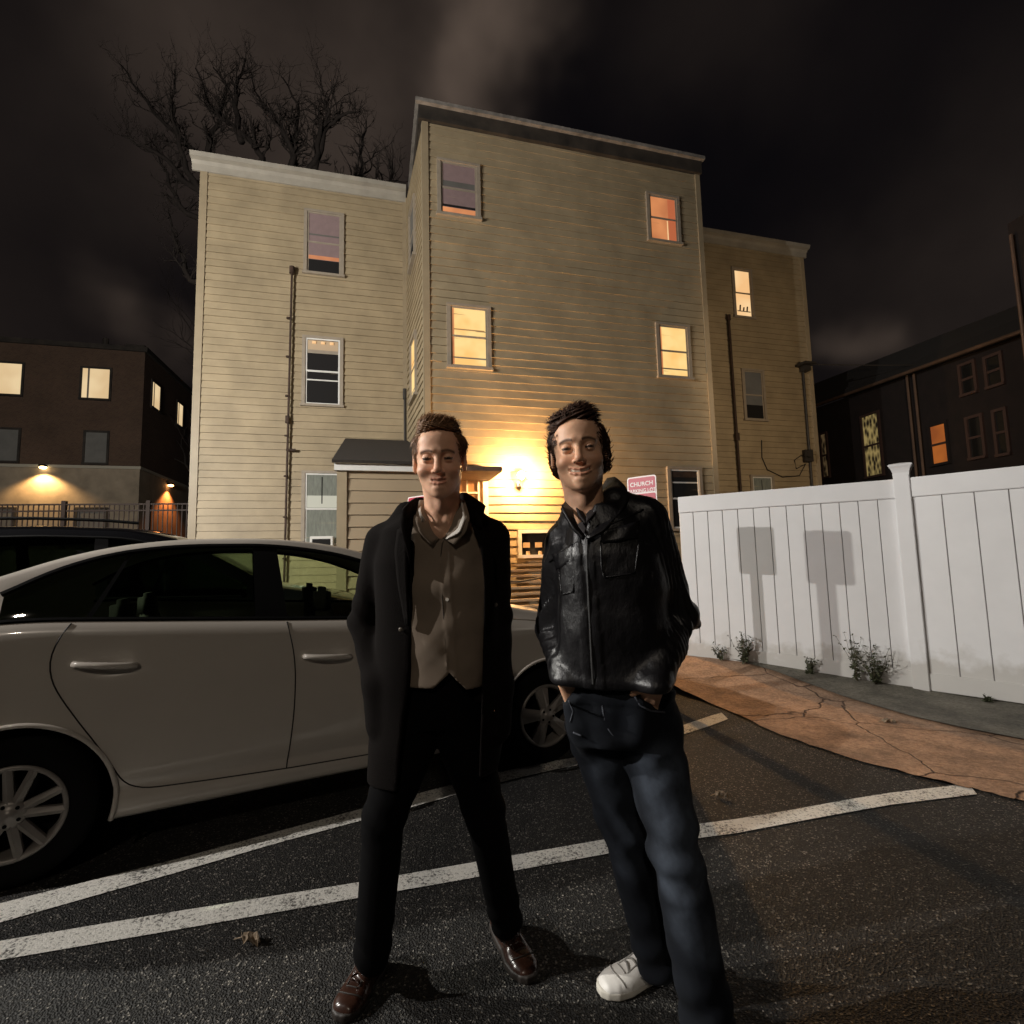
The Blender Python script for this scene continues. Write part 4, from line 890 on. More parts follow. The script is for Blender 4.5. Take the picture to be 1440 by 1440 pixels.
C1=Car(O,prof,belt,dlo,-.86,3.62,1.745,2.711,.372,(1.62,2.42),(-.62,.10),None)
C1.dimples=[(.33,.92,.10,.055,.022),(1.31,.855,.10,.055,.022)]
C1.build(car,MT['paint_white'],MT['carglass'],(-.10,2.22),[(.94,1.10,.92,1.04),(.21,.235,.36,.375)],nx=.022)
for hx in (0,2.711): C1.arch_liner(hx,car)
C1.wheel(0,0,car,fancy=1,rot=.15); C1.wheel(2.711,0,car,fancy=0,rot=.52); C1.wheel(0,1,car,fancy=1,rot=.4); C1.wheel(2.711,1,car,rot=.9)
C1.seam([(.171,1.118),(.135,1.06),(.108,.985),(.106,.911),(.14,.82),(.197,.726),(.307,.551),(.36,.45),(.40,.365),(.44,.33),(.50,.318),(.75,.305),(1.11,.291),(1.6,.282),(2.15,.285),(2.22,.32),(2.25,.42),(2.24,.7),(2.2,.96)],'door_seam',car)
C1.seam([(1.095,1.056),(1.13,.9),(1.14,.77),(1.135,.6),(1.122,.44),(1.103,.292)],'door_seam',car)
def handle(x0,z0,x1,z1):
    mb=MB(); pts=[]; rs=[]
    for t in np.linspace(0,1,12):
        x=x0+(x1-x0)*t; z=z0+(z1-z0)*t; lift=.030*math.sin(math.pi*min(1,max(0,(t*1.08-.04))))**.45; pts.append(C1.P(x,min(C1.side_w(x,z),0.0)-.004-lift,z)); rs.append(.0155-.004*abs(t-.5))
    mb.tube(pts,rs,10); mb.build('door_handle',MT['paint_white'],car,smooth=True)
handle(.195,.935,.435,.905); handle(1.18,.868,1.425,.843)
mb=MB(); mb.box(C1.O,CD,CN,Zax,(-.75,3.5),(.36,1.38),(.16,.50)); mb.box(C1.O,CD,CN,Zax,(.40,2.30),(.07,1.67),(.19,.40)); mb.build('underbody',MT['black_plastic'],car)
def seat(root,C,x,w,zt_,back=.52):
    c0=C.P(x,w,0)
    P=[]
    for z,hw,th in ((.42,.24,.07),(.6,.25,.08),(.85,.24,.075),(1.02,.19,.06),(1.08,.09,.05)):
        P.append([C.P(x-.12*(z-.4)+th*math.cos(q),w+hw*math.sin(q)*(1 if abs(math.sin(q))<2 else 1),z) for q in np.linspace(0,2*math.pi,13)])
    mb=MB(); mb.grid(P); so=mb.build('seat',MT['fabric_dark'],root,smooth=True)
    mb=MB(); mb.box(C.P(x-.12*(zt_-.4),w,zt_-.05),CD,CN,Zax,(-.045,.045),(-.125,.125),(-.08,.08)); mb.build('headrest',MT['fabric_dark'],so,smooth=True,bevel=.03)
for x in (.38,1.42):
    for w in (.48,1.26): seat(car,C1,x,w,1.19 if x>1 else 1.17)
mb=MB(); mb.box(C1.O,CD,CN,Zax,(2.0,2.45),(.12,1.6),(.6,1.0)); mb.build('dashboard',MT['fabric_dark'],car)
mb=MB(); c=C1.P(1.82,1.28,1.0); mb.tube([c+(CN*math.cos(q)+(Zax*.92-CD*.38)*math.sin(q))*.18 for q in np.linspace(0,2*math.pi,25)],.014,6,cap=False); mb.build('steering_wheel',MT['fabric_dark'],car)
# mirror
for side in (0,1):
    w0=-.075 if side==0 else 1.745+.075; mb=MB(); c=C1.P(1.98,w0-(0.03 if side==0 else -.03),1.045); ball(mb,c,.085,sq=(1,1,.75)); mb.build('side_mirror',MT['paint_white'],car,smooth=True)
mb=MB(); c=C1.P(-.845,.22,.86); ball(mb,c,.10,sq=(.6,.8,1.2)); mb.build('tail_light',mat('tail_light_red',(.20,.01,.01),.2),car,smooth=True)
mb=MB(); c=C1.P(-.845,1.745-.22,.86); ball(mb,c,.10,sq=(.6,.8,1.2)); mb.build('tail_light',bpy.data.materials['tail_light_red'],car,smooth=True)
for w in (.32,1.43):
    mb=MB(); ball(mb,C1.P(3.30,w,.72),.13,sq=(1.2,.8,.6)); mb.build('headlight',mat('headlight_lens',(.35,.35,.36),.15),car,smooth=True)
mb=MB(); c=C1.P(.05,.86,1.45); mb.tube([c,c-CD*.07+Zax*.03],[.018,.006],6); mb.build('roof_antenna',MT['black_plastic'],car)
settle(car)
# black estate / suv beyond it
O2=atY(268,745,4.95)*V3(1,1,0); O2=O2-CD*1.75
prof2=[(-.95,.7),(-.93,1.1),(-.9,1.35),(-.8,1.60),(-.6,1.74),(-.2,1.795),(.6,1.81),(1.2,1.79),(1.5,1.74),(1.75,1.66),(2.1,1.45),(2.5,1.20),(2.9,1.12),(3.4,1.02),(3.62,.85),(3.68,.6)]
belt2=[(-.95,.68),(-.93,1.05),(0,1.12),(1,1.10),(2.2,1.06),(2.9,.98),(3.68,.55)]
dlo2=[(-.95,.69),(-.85,1.3),(-.7,1.55),(-.3,1.66),(.6,1.69),(1.2,1.67),(1.5,1.6),(1.8,1.46),(2.3,1.15),(2.6,1.0),(3.68,.58)]
suv=empty('parked_car',tuple(O2),'black estate car parked on the far side of the white hatchback','car','cars parked in the lot')
C2=Car(O2,prof2,belt2,dlo2,-.95,3.68,1.82,2.74,.39,(1.62,2.5),(-.93,-.55),None,tumble=.14)
suv['_p']='paint_black'
C2.build(suv,MT['paint_black'],MT['carglass2'],(-.6,2.25),[(1.0,1.12,.98,1.08),(-.02,.1,-.02,.08)],nx=.04)
for hx in (0,2.74): C2.arch_liner(hx,suv)
for hx in (0,2.74):
    for sd in (0,1): C2.wheel(hx,sd,suv,r=.34)
mb=MB(); mb.box(C2.O,CD,CN,Zax,(-.8,3.5),(.36,1.46),(.2,.6)); mb.box(C2.O,CD,CN,Zax,(.4,2.3),(.06,1.76),(.22,.9)); mb.build('underbody',MT['black_plastic'],suv)
for w in (.18,1.64):
    mb=MB(); mb.tube([C2.P(x,w+.06,interp(x,prof2)+.035) for x in np.linspace(-.5,1.3,8)],.016,6); mb.build('roof_rail',MT['black_plastic'],suv)
settle(suv); del suv['_p']

# ------------------------------------------------------------------ people: signed-distance sculpting with surface nets
def snets(fn,lo,hi,h):
    lo=np.array(lo,float); hi=np.array(hi,float); n=np.ceil((hi-lo)/h).astype(int)+1
    ax=[lo[i]+np.arange(n[i])*h for i in range(3)]
    X,Y,Z=np.meshgrid(*ax,indexing='ij'); Vv=fn(X.astype(np.float32),Y.astype(np.float32),Z.astype(np.float32))
    ins=Vv<0; nx,ny,nz=Vv.shape
    c=np.zeros((nx-1,ny-1,nz-1),int)
    for a in (0,1):
        for b in (0,1):
            for d in (0,1): c+=ins[a:nx-1+a,b:ny-1+b,d:nz-1+d]
    act=(c>0)&(c<8); ids=np.argwhere(act); idx=-np.ones(act.shape,int); idx[tuple(ids.T)]=np.arange(len(ids))
    acc=np.zeros((len(ids),3)); cnt=np.zeros(len(ids))
    corners=[(a,b,d) for a in (0,1) for b in (0,1) for d in (0,1)]
    for p in corners:
        for k in range(3):
            if p[k]==0:
                q=list(p); q[k]=1
                v0=Vv[ids[:,0]+p[0],ids[:,1]+p[1],ids[:,2]+p[2]]; v1=Vv[ids[:,0]+q[0],ids[:,1]+q[1],ids[:,2]+q[2]]
                m=(v0<0)!=(v1<0); t=np.where(m,v0/(v0-v1+1e-12),0)
                P=np.repeat(np.array([p],float),len(ids),0); P[:,k]+=t
                acc[m]+=P[m]; cnt[m]+=1
    vs=lo+(ids+acc/cnt[:,None])*h
    F_=[]
    for k in range(3):
        a,b=[(1,2),(2,0),(0,1)][k]
        sl0=[slice(None)]*3; sl1=[slice(None)]*3; sl0[k]=slice(0,-1); sl1[k]=slice(1,None)
        s0=ins[tuple(sl0)]; s1=ins[tuple(sl1)]; ch=np.argwhere(s0!=s1)
        ok=(ch[:,a]>0)&(ch[:,b]>0)&(ch[:,a]<Vv.shape[a]-1)&(ch[:,b]<Vv.shape[b]-1); ch=ch[ok]
        fl=s0[tuple(ch.T)]
        def g(da,db): e_=ch.copy(); e_[:,a]-=da; e_[:,b]-=db; return idx[tuple(e_.T)]
        q=np.stack([g(1,1),g(0,1),g(0,0),g(1,0)],1); q[~fl]=q[~fl][:,::-1]; F_.append(q)
    F_=np.concatenate(F_); F_=F_[(F_>=0).all(1)]
    return vs,F_
def cap_(X,Y,Z,a,b,ra,rb=None,flat=None):
    rb=ra if rb is None else rb; a=np.array(a,float); b=np.array(b,float); d=b-a; L2=d@d+1e-12
    t=np.clip(((X-a[0])*d[0]+(Y-a[1])*d[1]+(Z-a[2])*d[2])/L2,0,1)
    return np.sqrt((X-a[0]-t*d[0])**2+(Y-a[1]-t*d[1])**2+(Z-a[2]-t*d[2])**2)-(ra+(rb-ra)*t)
def ell(X,Y,Z,c,r,R=None):
    x,y,z=X-c[0],Y-c[1],Z-c[2]
    if R is not None: x,y,z=[R[0][i]*x+R[1][i]*y+R[2][i]*z for i in range(3)]
    k0=np.sqrt((x/r[0])**2+(y/r[1])**2+(z/r[2])**2); k1=np.sqrt((x/r[0]**2)**2+(y/r[1]**2)**2+(z/r[2]**2)**2)+1e-9
    return k0*(k0-1)/k1
def smin(a,b,k): h=np.clip(.5+.5*(b-a)/k,0,1); return b*(1-h)+a*h-k*h*(1-h)
def smax(a,b,k): return -smin(-a,-b,k)
def noise3(X,Y,Z,seed,f):
    r=np.random.RandomState(seed); o=0
    for i in range(7):
        d=r.normal(size=3); d/=np.linalg.norm(d); d=d*f*r.uniform(.6,1.7); w=r.uniform(0,6.28)
        o=o+np.sin(X*d[0]+Y*d[1]+Z*d[2]+w+1.4*np.sin((X*d[1]-Z*d[0]+Y*d[2])*.7+i))
    return o/7
def loft(X,Y,Z,S_,p=2.3):
    """S_: rows of z,cx,cy,a,b sorted by z"""
    S_=np.array(sorted(S_)); z=S_[:,0]
    cx,cy,a,b=[np.interp(Z,z,S_[:,i]).astype(np.float32) for i in (1,2,3,4)]
    q=(np.abs((X-cx)/a)**p+np.abs((Y-cy)/b)**p)**(1/p); d=(q-1)*np.minimum(a,b)
    return np.maximum(d,np.maximum(z[0]-Z,Z-z[-1]))
def mesh_from(vs,fs,name,m,parent,smooth_it=2,col=None,smooth=True):
    me=bpy.data.meshes.new(name); me.from_pydata(vs.tolist(),[],fs.tolist()); 
    if smooth_it:
        bm=bmesh.new(); bm.from_mesh(me)
        for _ in range(smooth_it): bmesh.ops.smooth_vert(bm,verts=bm.verts,factor=.5,use_axis_x=True,use_axis_y=True,use_axis_z=True)
        bm.to_mesh(me); bm.free()
    o=link(name,me,m,parent,smooth)
    if col is not None:
        at=me.color_attributes.new('Col','FLOAT_COLOR','POINT'); at.data.foreach_set('color',np.concatenate([col,np.ones((len(col),1))],1).astype(np.float32).ravel())
    return o
def carve(name,fn,lo,hi,h,m,parent,it=1,cf=None):
    v,f=snets(fn,lo,hi,h); return mesh_from(v,f,name,m,parent,it,None if cf is None else cf(v))
def sec(rows,Yd=None):
    """pixel silhouette rows (py,pxL,pxR,Y,halfdepth) -> loft rows"""
    out=[]
    for py,l,r,Y,b in rows:
        A=atY(l,py,Y); B=atY(r,py,Y); out.append((float((A[2]+B[2])/2),float((A[0]+B[0])/2),Y,float((B[0]-A[0])/2),b))
    return out
def front_y(fn,x,z,y0,y1,n=160):
    ys=np.linspace(y0,y1,n); v=fn(np.full(n,x),ys,np.full(n,z)); k=np.argmax(v<0); return float(ys[k]) if (v<0).any() else None

MT['skin']=mat('skin',(.5,.3,.2),.50,attr='Col',var=.16,vscale=35,bump=.25,bscale=260,bdist=.002,spec=.4)
MT['skin'].node_tree.nodes['Principled BSDF'].inputs['Subsurface Weight'].default_value=.12
MT['skin'].node_tree.nodes['Principled BSDF'].inputs['Subsurface Radius'].default_value=(.012,.005,.003)
MT['skin'].node_tree.nodes['Principled BSDF'].inputs['Subsurface Scale'].default_value=.6

def head(C,scale,rot,skin,style):
    """returns world-space verts, faces and colours. local: +x image right, -y face, +z up"""
    def fn(X,Y,Z):
        d=ell(X,Y,Z,(0,.018,.042),(.0755,.094,.079))
        d=smin(d,ell(X,Y,Z,(0,-.028,-.025),(.0625,.060,.078)),.03)
        d=smin(d,ell(X,Y,Z,(0,-.044,-.074),(.033,.040,.034)),.026)            # jaw
        for s in (-1,1): d=smin(d,cap_(X,Y,Z,(s*.049,.004,-.046),(s*.016,-.058,-.090),.013,.012),.026)
        d=smin(d,ell(X,Y,Z,(0,-.076,-.097),(.0165,.014,.014)),.018)              # chin
        for s in (-1,1):
            d=smin(d,ell(X,Y,Z,(s*.040,-.060,-.030),(.022,.024,.017)),.022)    # cheeks lifted by the smile
            d=smin(d,cap_(X,Y,Z,(s*.012,-.087,.024),(s*.043,-.070,.024),.0070,.006),.020)  # brow
        d=smin(d,ell(X,Y,Z,(0,-.050,.055),(.050,.038,.034)),.03)
        for s in (-1,1): d=smax(d,-ell(X,Y,Z,(s*.031,-.094,.004),(.0160,.0150,.0112)),.014)  # sockets
        for s in (-1,1):
            d=smin(d,ell(X,Y,Z,(s*.031,-.0755,.003),(.0125,.0125,.0118)),.002)
            e_=smax(ell(X,Y,Z,(s*.031,-.0755,.003),(.0150,.0142,.0140)),-(Z-.0034),.002) # upper lid
            d=smin(d,e_,.003)
            e_=smax(ell(X,Y,Z,(s*.031,-.0755,.003),(.0150,.0140,.0140)),(Z-(-.0008)),.002)      # lower lid (squinting smile)
            d=smin(d,e_,.003)
        d=smin(d,cap_(X,Y,Z,(0,-.084,.014),(0,-.108,-.027),.0068,.0112),.010)    # nose
        d=smin(d,ell(X,Y,Z,(0,-.108,-.031),(.0105,.0095,.0080)),.006)
        for s in (-1,1): d=smin(d,ell(X,Y,Z,(s*.0125,-.096,-.034),(.0070,.0090,.0065)),.005); d=smax(d,-ell(X,Y,Z,(s*.0065,-.104,-.0405),(.0032,.004,.003)),.002)
        d=smin(d,ell(X,Y,Z,(0,-.072,-.060),(.026,.016,.016)),.014)               # muzzle
        w=.027 if style=='B' else .022; up=.0080 if style=='B' else .0055; oz=-.062
        yc=lambda s:-.089
        for s in (-1,1):
            d=smax(d,-(cap_(X,Y,Z,(s*.021,-.103,-.040),(s*(w+.008),-.087,oz+.004),.0014,.0015)),.006)   # smile folds
        def curve(z0,y0,y1): return [( -w,y1,z0+up),( -w*.55,(y0*.7+y1*.3),z0+up*.30),(0,y0,z0),( w*.55,(y0*.7+y1*.3),z0+up*.30),(w,y1,z0+up)]
        m=None
        for a,b in zip(curve(oz-.001,-.0945,-.080),curve(oz-.001,-.0945,-.080)[1:]):
            c=cap_(X,Y,Z,a,b,(.0044 if style=='B' else .0026)); m=c if m is None else np.minimum(m,c)
        d=smax(d,-m,.0025)
        t=None
        for a,b in zip(curve(oz+.0015,-.0880,-.075),curve(oz+.0015,-.0880,-.075)[1:]):
            c=cap_(X,Y,Z,a,b,.0045 if style=='B' else .0035); t=c if t is None else np.minimum(t,c)
        d=np.minimum(d,t)
        for dz,r_,yy in ((.0068,.0017,-.0935),(-.0080,.0027,-.0930)):
            cc=curve(oz+dz,yy,-.084)
            for a,b in zip(cc,cc[1:]): d=smin(d,cap_(X,Y,Z,a,b,r_),.004)
        d=smin(d,ell(X,Y,Z,(0,-.084,-.082),(.016,.010,.007)),.010)
        for s in (-1,1):                                                          # ears
            e_=ell(X,Y,Z,(s*.0765,.012,-.006),(.0085,.018,.031)); e_=smax(e_,-ell(X,Y,Z,(s*.086,.006,-.002),(.007,.011,.019)),.003); d=smin(d,e_,.006)
        d=smin(d,cap_(X,Y,Z,(0,.028,-.055),(0,.045,-.19),.055,.058),.020)         # neck
        for s in (-1,1): d=smin(d,cap_(X,Y,Z,(s*.050,.030,-.05),(s*.014,-.012,-.185),.012,.010),.018)
        d=smin(d,ell(X,Y,Z,(0,-.012,-.135),(.012,.012,.016)),.02)
        d=smin(d,ell(X,Y,Z,(0,.05,-.225),(.075,.055,.05)),.03)
        return d+.0006*noise3(X,Y,Z,3,160)
    v,f=snets(fn,(-.13,-.135,-.27),(.13,.135,.135),.0023)
    x,y,z=v.T; n=len(v); col=np.tile(np.array(skin),(n,1))
    def mixc(mask,c): 
        mk=np.clip(mask,0,1)[:,None]; return col*(1-mk)+np.array(c)*mk
    g=lambda cx,cz,rx,rz,pw=1: np.exp(-(((x-cx)/rx)**2+((z-cz)/rz)**2)**pw)*(y<-.03)
    for s in (-1,1): col=mixc(g(s*.042,-.030,.018,.016)*.30,(skin[0]*.95,skin[1]*.62,skin[2]*.55))
    col=mixc(g(0,-.030,.012,.014)*.35,(skin[0]*.95,skin[1]*.62,skin[2]*.55))
    beard=((z<-.045)&(z>-.122)&(y<.01)&(abs(x)<.062))*(1-g(0,-.05,.0,1)) if 0 else np.clip((-.040-z)/.02,0,1)*np.clip((z+.125)/.01,0,1)*(y<.0)
    col=mixc(beard*(.18 if style=='A' else .22),(skin[0]*.55,skin[1]*.50,skin[2]*.50))
    w=.027 if style=='B' else .022; up=.0080 if style=='B' else .0055; zc=-.063+up*(x/w)**2*1.0
    lips=(abs(x)<w)*(abs(z-zc)<.0105)*(y<-.079); col=mixc(lips*.5,(skin[0]*.72,skin[1]*.42,skin[2]*.42))
    cvv=lambda z0,y0,y1: [(-w,y1,z0+up),(-w*.55,(y0*.7+y1*.3),z0+up*.30),(0,y0,z0),(w*.55,(y0*.7+y1*.3),z0+up*.30),(w,y1,z0+up)]
    dmin=lambda cc,r_: np.min([cap_(x,y,z,a,b,r_) for a,b in zip(cc,cc[1:])],axis=0)
    dT=dmin(cvv(-.062+.0015,-.0880,-.075),.0045 if style=='B' else .0035); dL=np.minimum(dmin(cvv(-.062+.0068,-.0935,-.084),.0017),dmin(cvv(-.062-.0080,-.0930,-.084),.0027))
    inner=np.clip(1-np.maximum(0,dT)/.0012,0,1)*np.clip((dL-dT+.0002)/.0010,0,1)*(abs(x)<w*.97)
    col=mixc(inner*.95,(.06,.02,.015)); col=mixc(inner*(abs(x)<w*(.86 if style=='B' else .70)),(.55,.47,.37) if style=='B' else (.42,.33,.25))
    for s in (-1,1):
        ex=x-s*.031; eye=((ex/.0125)**2+((z-.0012)/.0030)**2<1)*(y<-.072)
        col=mixc(eye*1.,(.11,.08,.06)); iris=(ex**2+(z-.0015)**2<.0064**2)*eye; col=mixc(iris*1.,(.03,.018,.012))
        lash=(abs(z-.0058-(-8*ex*ex))<.0014)*(abs(ex)<.0135)*(y<-.07); col=mixc(lash*.9,(.03,.02,.015))
        bz=.0265-.006*((abs(x)-.028)/.02)**2; br=np.clip(1-abs(z-bz)/.0048,0,1)*(abs(x)>.013)*(abs(x)<.050)*(y<-.05)*(x*s>0); col=mixc(np.sqrt(br)*.95,(.035,.018,.012) if style=='B' else (.085,.042,.024))
    Rm=np.array(rot); P=(v*scale)@Rm.T+np.array(C)
    return P,f,col,fn
def eul(roll,yaw,pitch):
    return np.array((Matrix.Rotation(math.radians(roll),3,'Y')@Matrix.Rotation(math.radians(yaw),3,'Z')@Matrix.Rotation(math.radians(pitch),3,'X')))
def join_np(parts):
    vs=[];fs=[];cs=[];k=0
    for v,f,c in parts: vs.append(v); fs.append(f+k); cs.append(c); k+=len(v)
    return np.concatenate(vs),np.concatenate(fs),np.concatenate(cs)
def hair(C,scale,rot,parent,m,style,hfn):
    Rm=np.array(rot)
    def fn(X,Y,Z):
        if style=='A':
            hl=.072+ -.9*np.abs(X)**1.6*0                     # hairline height at front
            d=ell(X,Y,Z,(0,.022,.048),(.0775,.096,.080))
            d=smin(d,ell(X,Y,Z,(.002,-.040,.100),(.054,.044,.024)),.02)
            d=smin(d,ell(X,Y,Z,(-.020,-.050,.106),(.034,.026,.016)),.012)
            face=ell(X,Y,Z,(0,-.095,.010),(.066,.080,.086)); d=smax(d,-face,.004)
            d=smax(d,-(Z+.006+.45*(Y-.0)),.006); d=smax(d,-ell(X,Y,Z,(0,.0,-.09),(.09,.09,.078)),.006)
            n_=.0035*np.sin(260*X+40*np.sin(30*Z)+90*Y)+.003*noise3(X,Y,Z,5,120)
        else:
            d=ell(X,Y,Z,(0,.024,.046),(.0770,.098,.079))
            d=smin(d,ell(X,Y,Z,(.014,-.035,.100),(.040,.048,.028)),.018)
            d=smin(d,ell(X,Y,Z,(-.034,-.030,.086),(.034,.045,.026)),.018)
            for s in (-1,1):
                d=smin(d,ell(X,Y,Z,(s*.072,.026,.012),(.013,.034,.054)),.014); d=smin(d,ell(X,Y,Z,(s*.071,.040,-.020),(.012,.028,.032)),.014)
            face=ell(X,Y,Z,(0,-.098,.004),(.066,.086,.088)); d=smax(d,-face,.004)
            d=smax(d,-(Z+.055),.01); d=smax(d,-ell(X,Y,Z,(0,-.02,-.09),(.075,.08,.085)),.006)
            n_=.006*np.sin(150*X+50*np.sin(22*Z)+90*Y)+.006*noise3(X,Y,Z,8,80)
        return d+n_
    v,f=snets(fn,(-.13,-.13,-.09),(.13,.16,.16),.0030)
    # strands following the surface
    R=np.random.RandomState(3 if style=='A' else 4); 
    mb=MB(); nrmv=v-np.array([0,.02,.03]); nn=np.linalg.norm(nrmv,axis=1); ok=np.where(nn>.075)[0]
    cnt=5200 if style=='A' else 4600
    pick=R.choice(ok,cnt)
    for i in pick:
        p=v[i].copy(); nrm=nrmv[i]/nn[i]
        if style=='A': fl=np.array([R.normal(.15,.35),.9 if p[2]>.08 else .5,.25 if p[2]>.08 else -.8]); L=R.uniform(.018,.034)
        else:
            s=np.sign(p[0]); fl=np.array([s*.15+R.normal(0,.18),.8,-.15 if p[2]>.06 else -1.0]); L=R.uniform(.018,.034)
        if p[1]<-.05 and p[2]>.08: fl=fl+np.array([R.normal(.5,.2),.1,.3])
        t=fl-nrm*(fl@nrm); t/=np.linalg.norm(t)+1e-9; lift=R.uniform(-.02,.06)
        pts=[p-nrm*.002]; q=p.copy(); 
        for k in range(4):
            cv=np.array([math.sin(k*1.6+i),0,math.cos(k*1.3+i)])*.25*(.45 if style=='B' else .4)
            dd=t+nrm*lift*(1-.35*k)+cv; dd/=np.linalg.norm(dd); q=q+dd*L/4; pts.append(q)
        P=[(x*scale)@Rm.T+np.array(C) for x in pts]; mb.tube(P,[.0011,.0011,.0009,.0006,.0002],3,cap=False)
    if style=='B':     # wind-blown flicks over both ears
        for s,n_ in ((1,26),(-1,18)):
            for k in range(n_):
                z0=R.uniform(-.055,.055); p=np.array([s*R.uniform(.070,.082),R.uniform(-.01,.05),z0]); L=R.uniform(.014,.032)
                d=np.array([s*R.uniform(.3,.9),R.normal(0,.4),R.uniform(-.9,.1)]); pts=[p]; q=p.copy()
                for j in range(6): d=d+np.array([s*.05,0,R.uniform(.16,.46)]); dd=d/np.linalg.norm(d); q=q+dd*L/6; pts.append(q)
                P=[(x*scale)@Rm.T+np.array(C) for x in pts]; mb.tube(P,[.0020,.0019,.0017,.0014,.0010,.0006,.0003],4,cap=False)
    V=(v*scale)@Rm.T+np.array(C); k=len(mb.v); mb.add(V,f.tolist()); 
    return mb.build('hair',m,parent,smooth=True,recalc=False)
def hand_parts(W,K,side,col,curl,thumbdir,h=.0032,s=1.0,elbow=None):
    """hand from wrist W to knuckles K, fingers bending into the pocket along curl"""
    W=np.array(W,float); K=np.array(K,float); ax=K-W; L=np.linalg.norm(ax); ax/=L; th_=np.array(thumbdir,float); th_-=ax*(th_@ax); th_/=np.linalg.norm(th_); cu=np.array(curl,float); cu/=np.linalg.norm(cu)
    segs=[]
    for i,(o,l) in enumerate(((.030,.075),(.010,.084),(-.010,.078),(-.029,.062))):
        a=K+th_*o*s; b=a+(ax*.8+cu*.45)*l*.45*s; c=b+(ax*.55+cu*.8)*l*.32*s; e_=c+(ax*.3+cu*.9)*l*.25*s
        segs.append([(a,b,.0100*s,.0092*s),(b,c,.0092*s,.0084*s),(c,e_,.0084*s,.0072*s)])
    t0=W+ax*.030*s+th_*.026*s; t1=t0+(ax*.6+th_*.75)*.036*s; t2=t1+(ax*.9+th_*.25)*.032*s; t3=t2+(ax*.95+cu*.2)*.022*s
    segs.append([(t0,t1,.0135*s,.0115*s),(t1,t2,.0115*s,.0100*s),(t2,t3,.0100*s,.0080*s)])
    def fn(X,Y,Z):
        d=cap_(X,Y,Z,W+(np.array(elbow)-W)*.22,W,.027*s,.024*s)
        for o in (.020,.004,-.013,-.024): d=smin(d,cap_(X,Y,Z,W+th_*o*.7*s,K+th_*o*1.1*s,.0135*s,.0115*s),.012)
        for sg in segs:
            f_=None
            for a,b,r1,r2 in sg: c=cap_(X,Y,Z,a,b,r1,r2); f_=c if f_ is None else smin(f_,c,.004)
            d=smin(d,f_,.005)
        return d
    allp=np.array([p for sg in segs for a,b,_,_ in sg for p in (a,b)]+[W+(np.array(elbow)-W)*.22,W,K]); lo=allp.min(0)-.035; hi=allp.max(0)+.035
    v,f=snets(fn,lo,hi,h); return v,f,np.tile(np.array(col),(len(v),1))
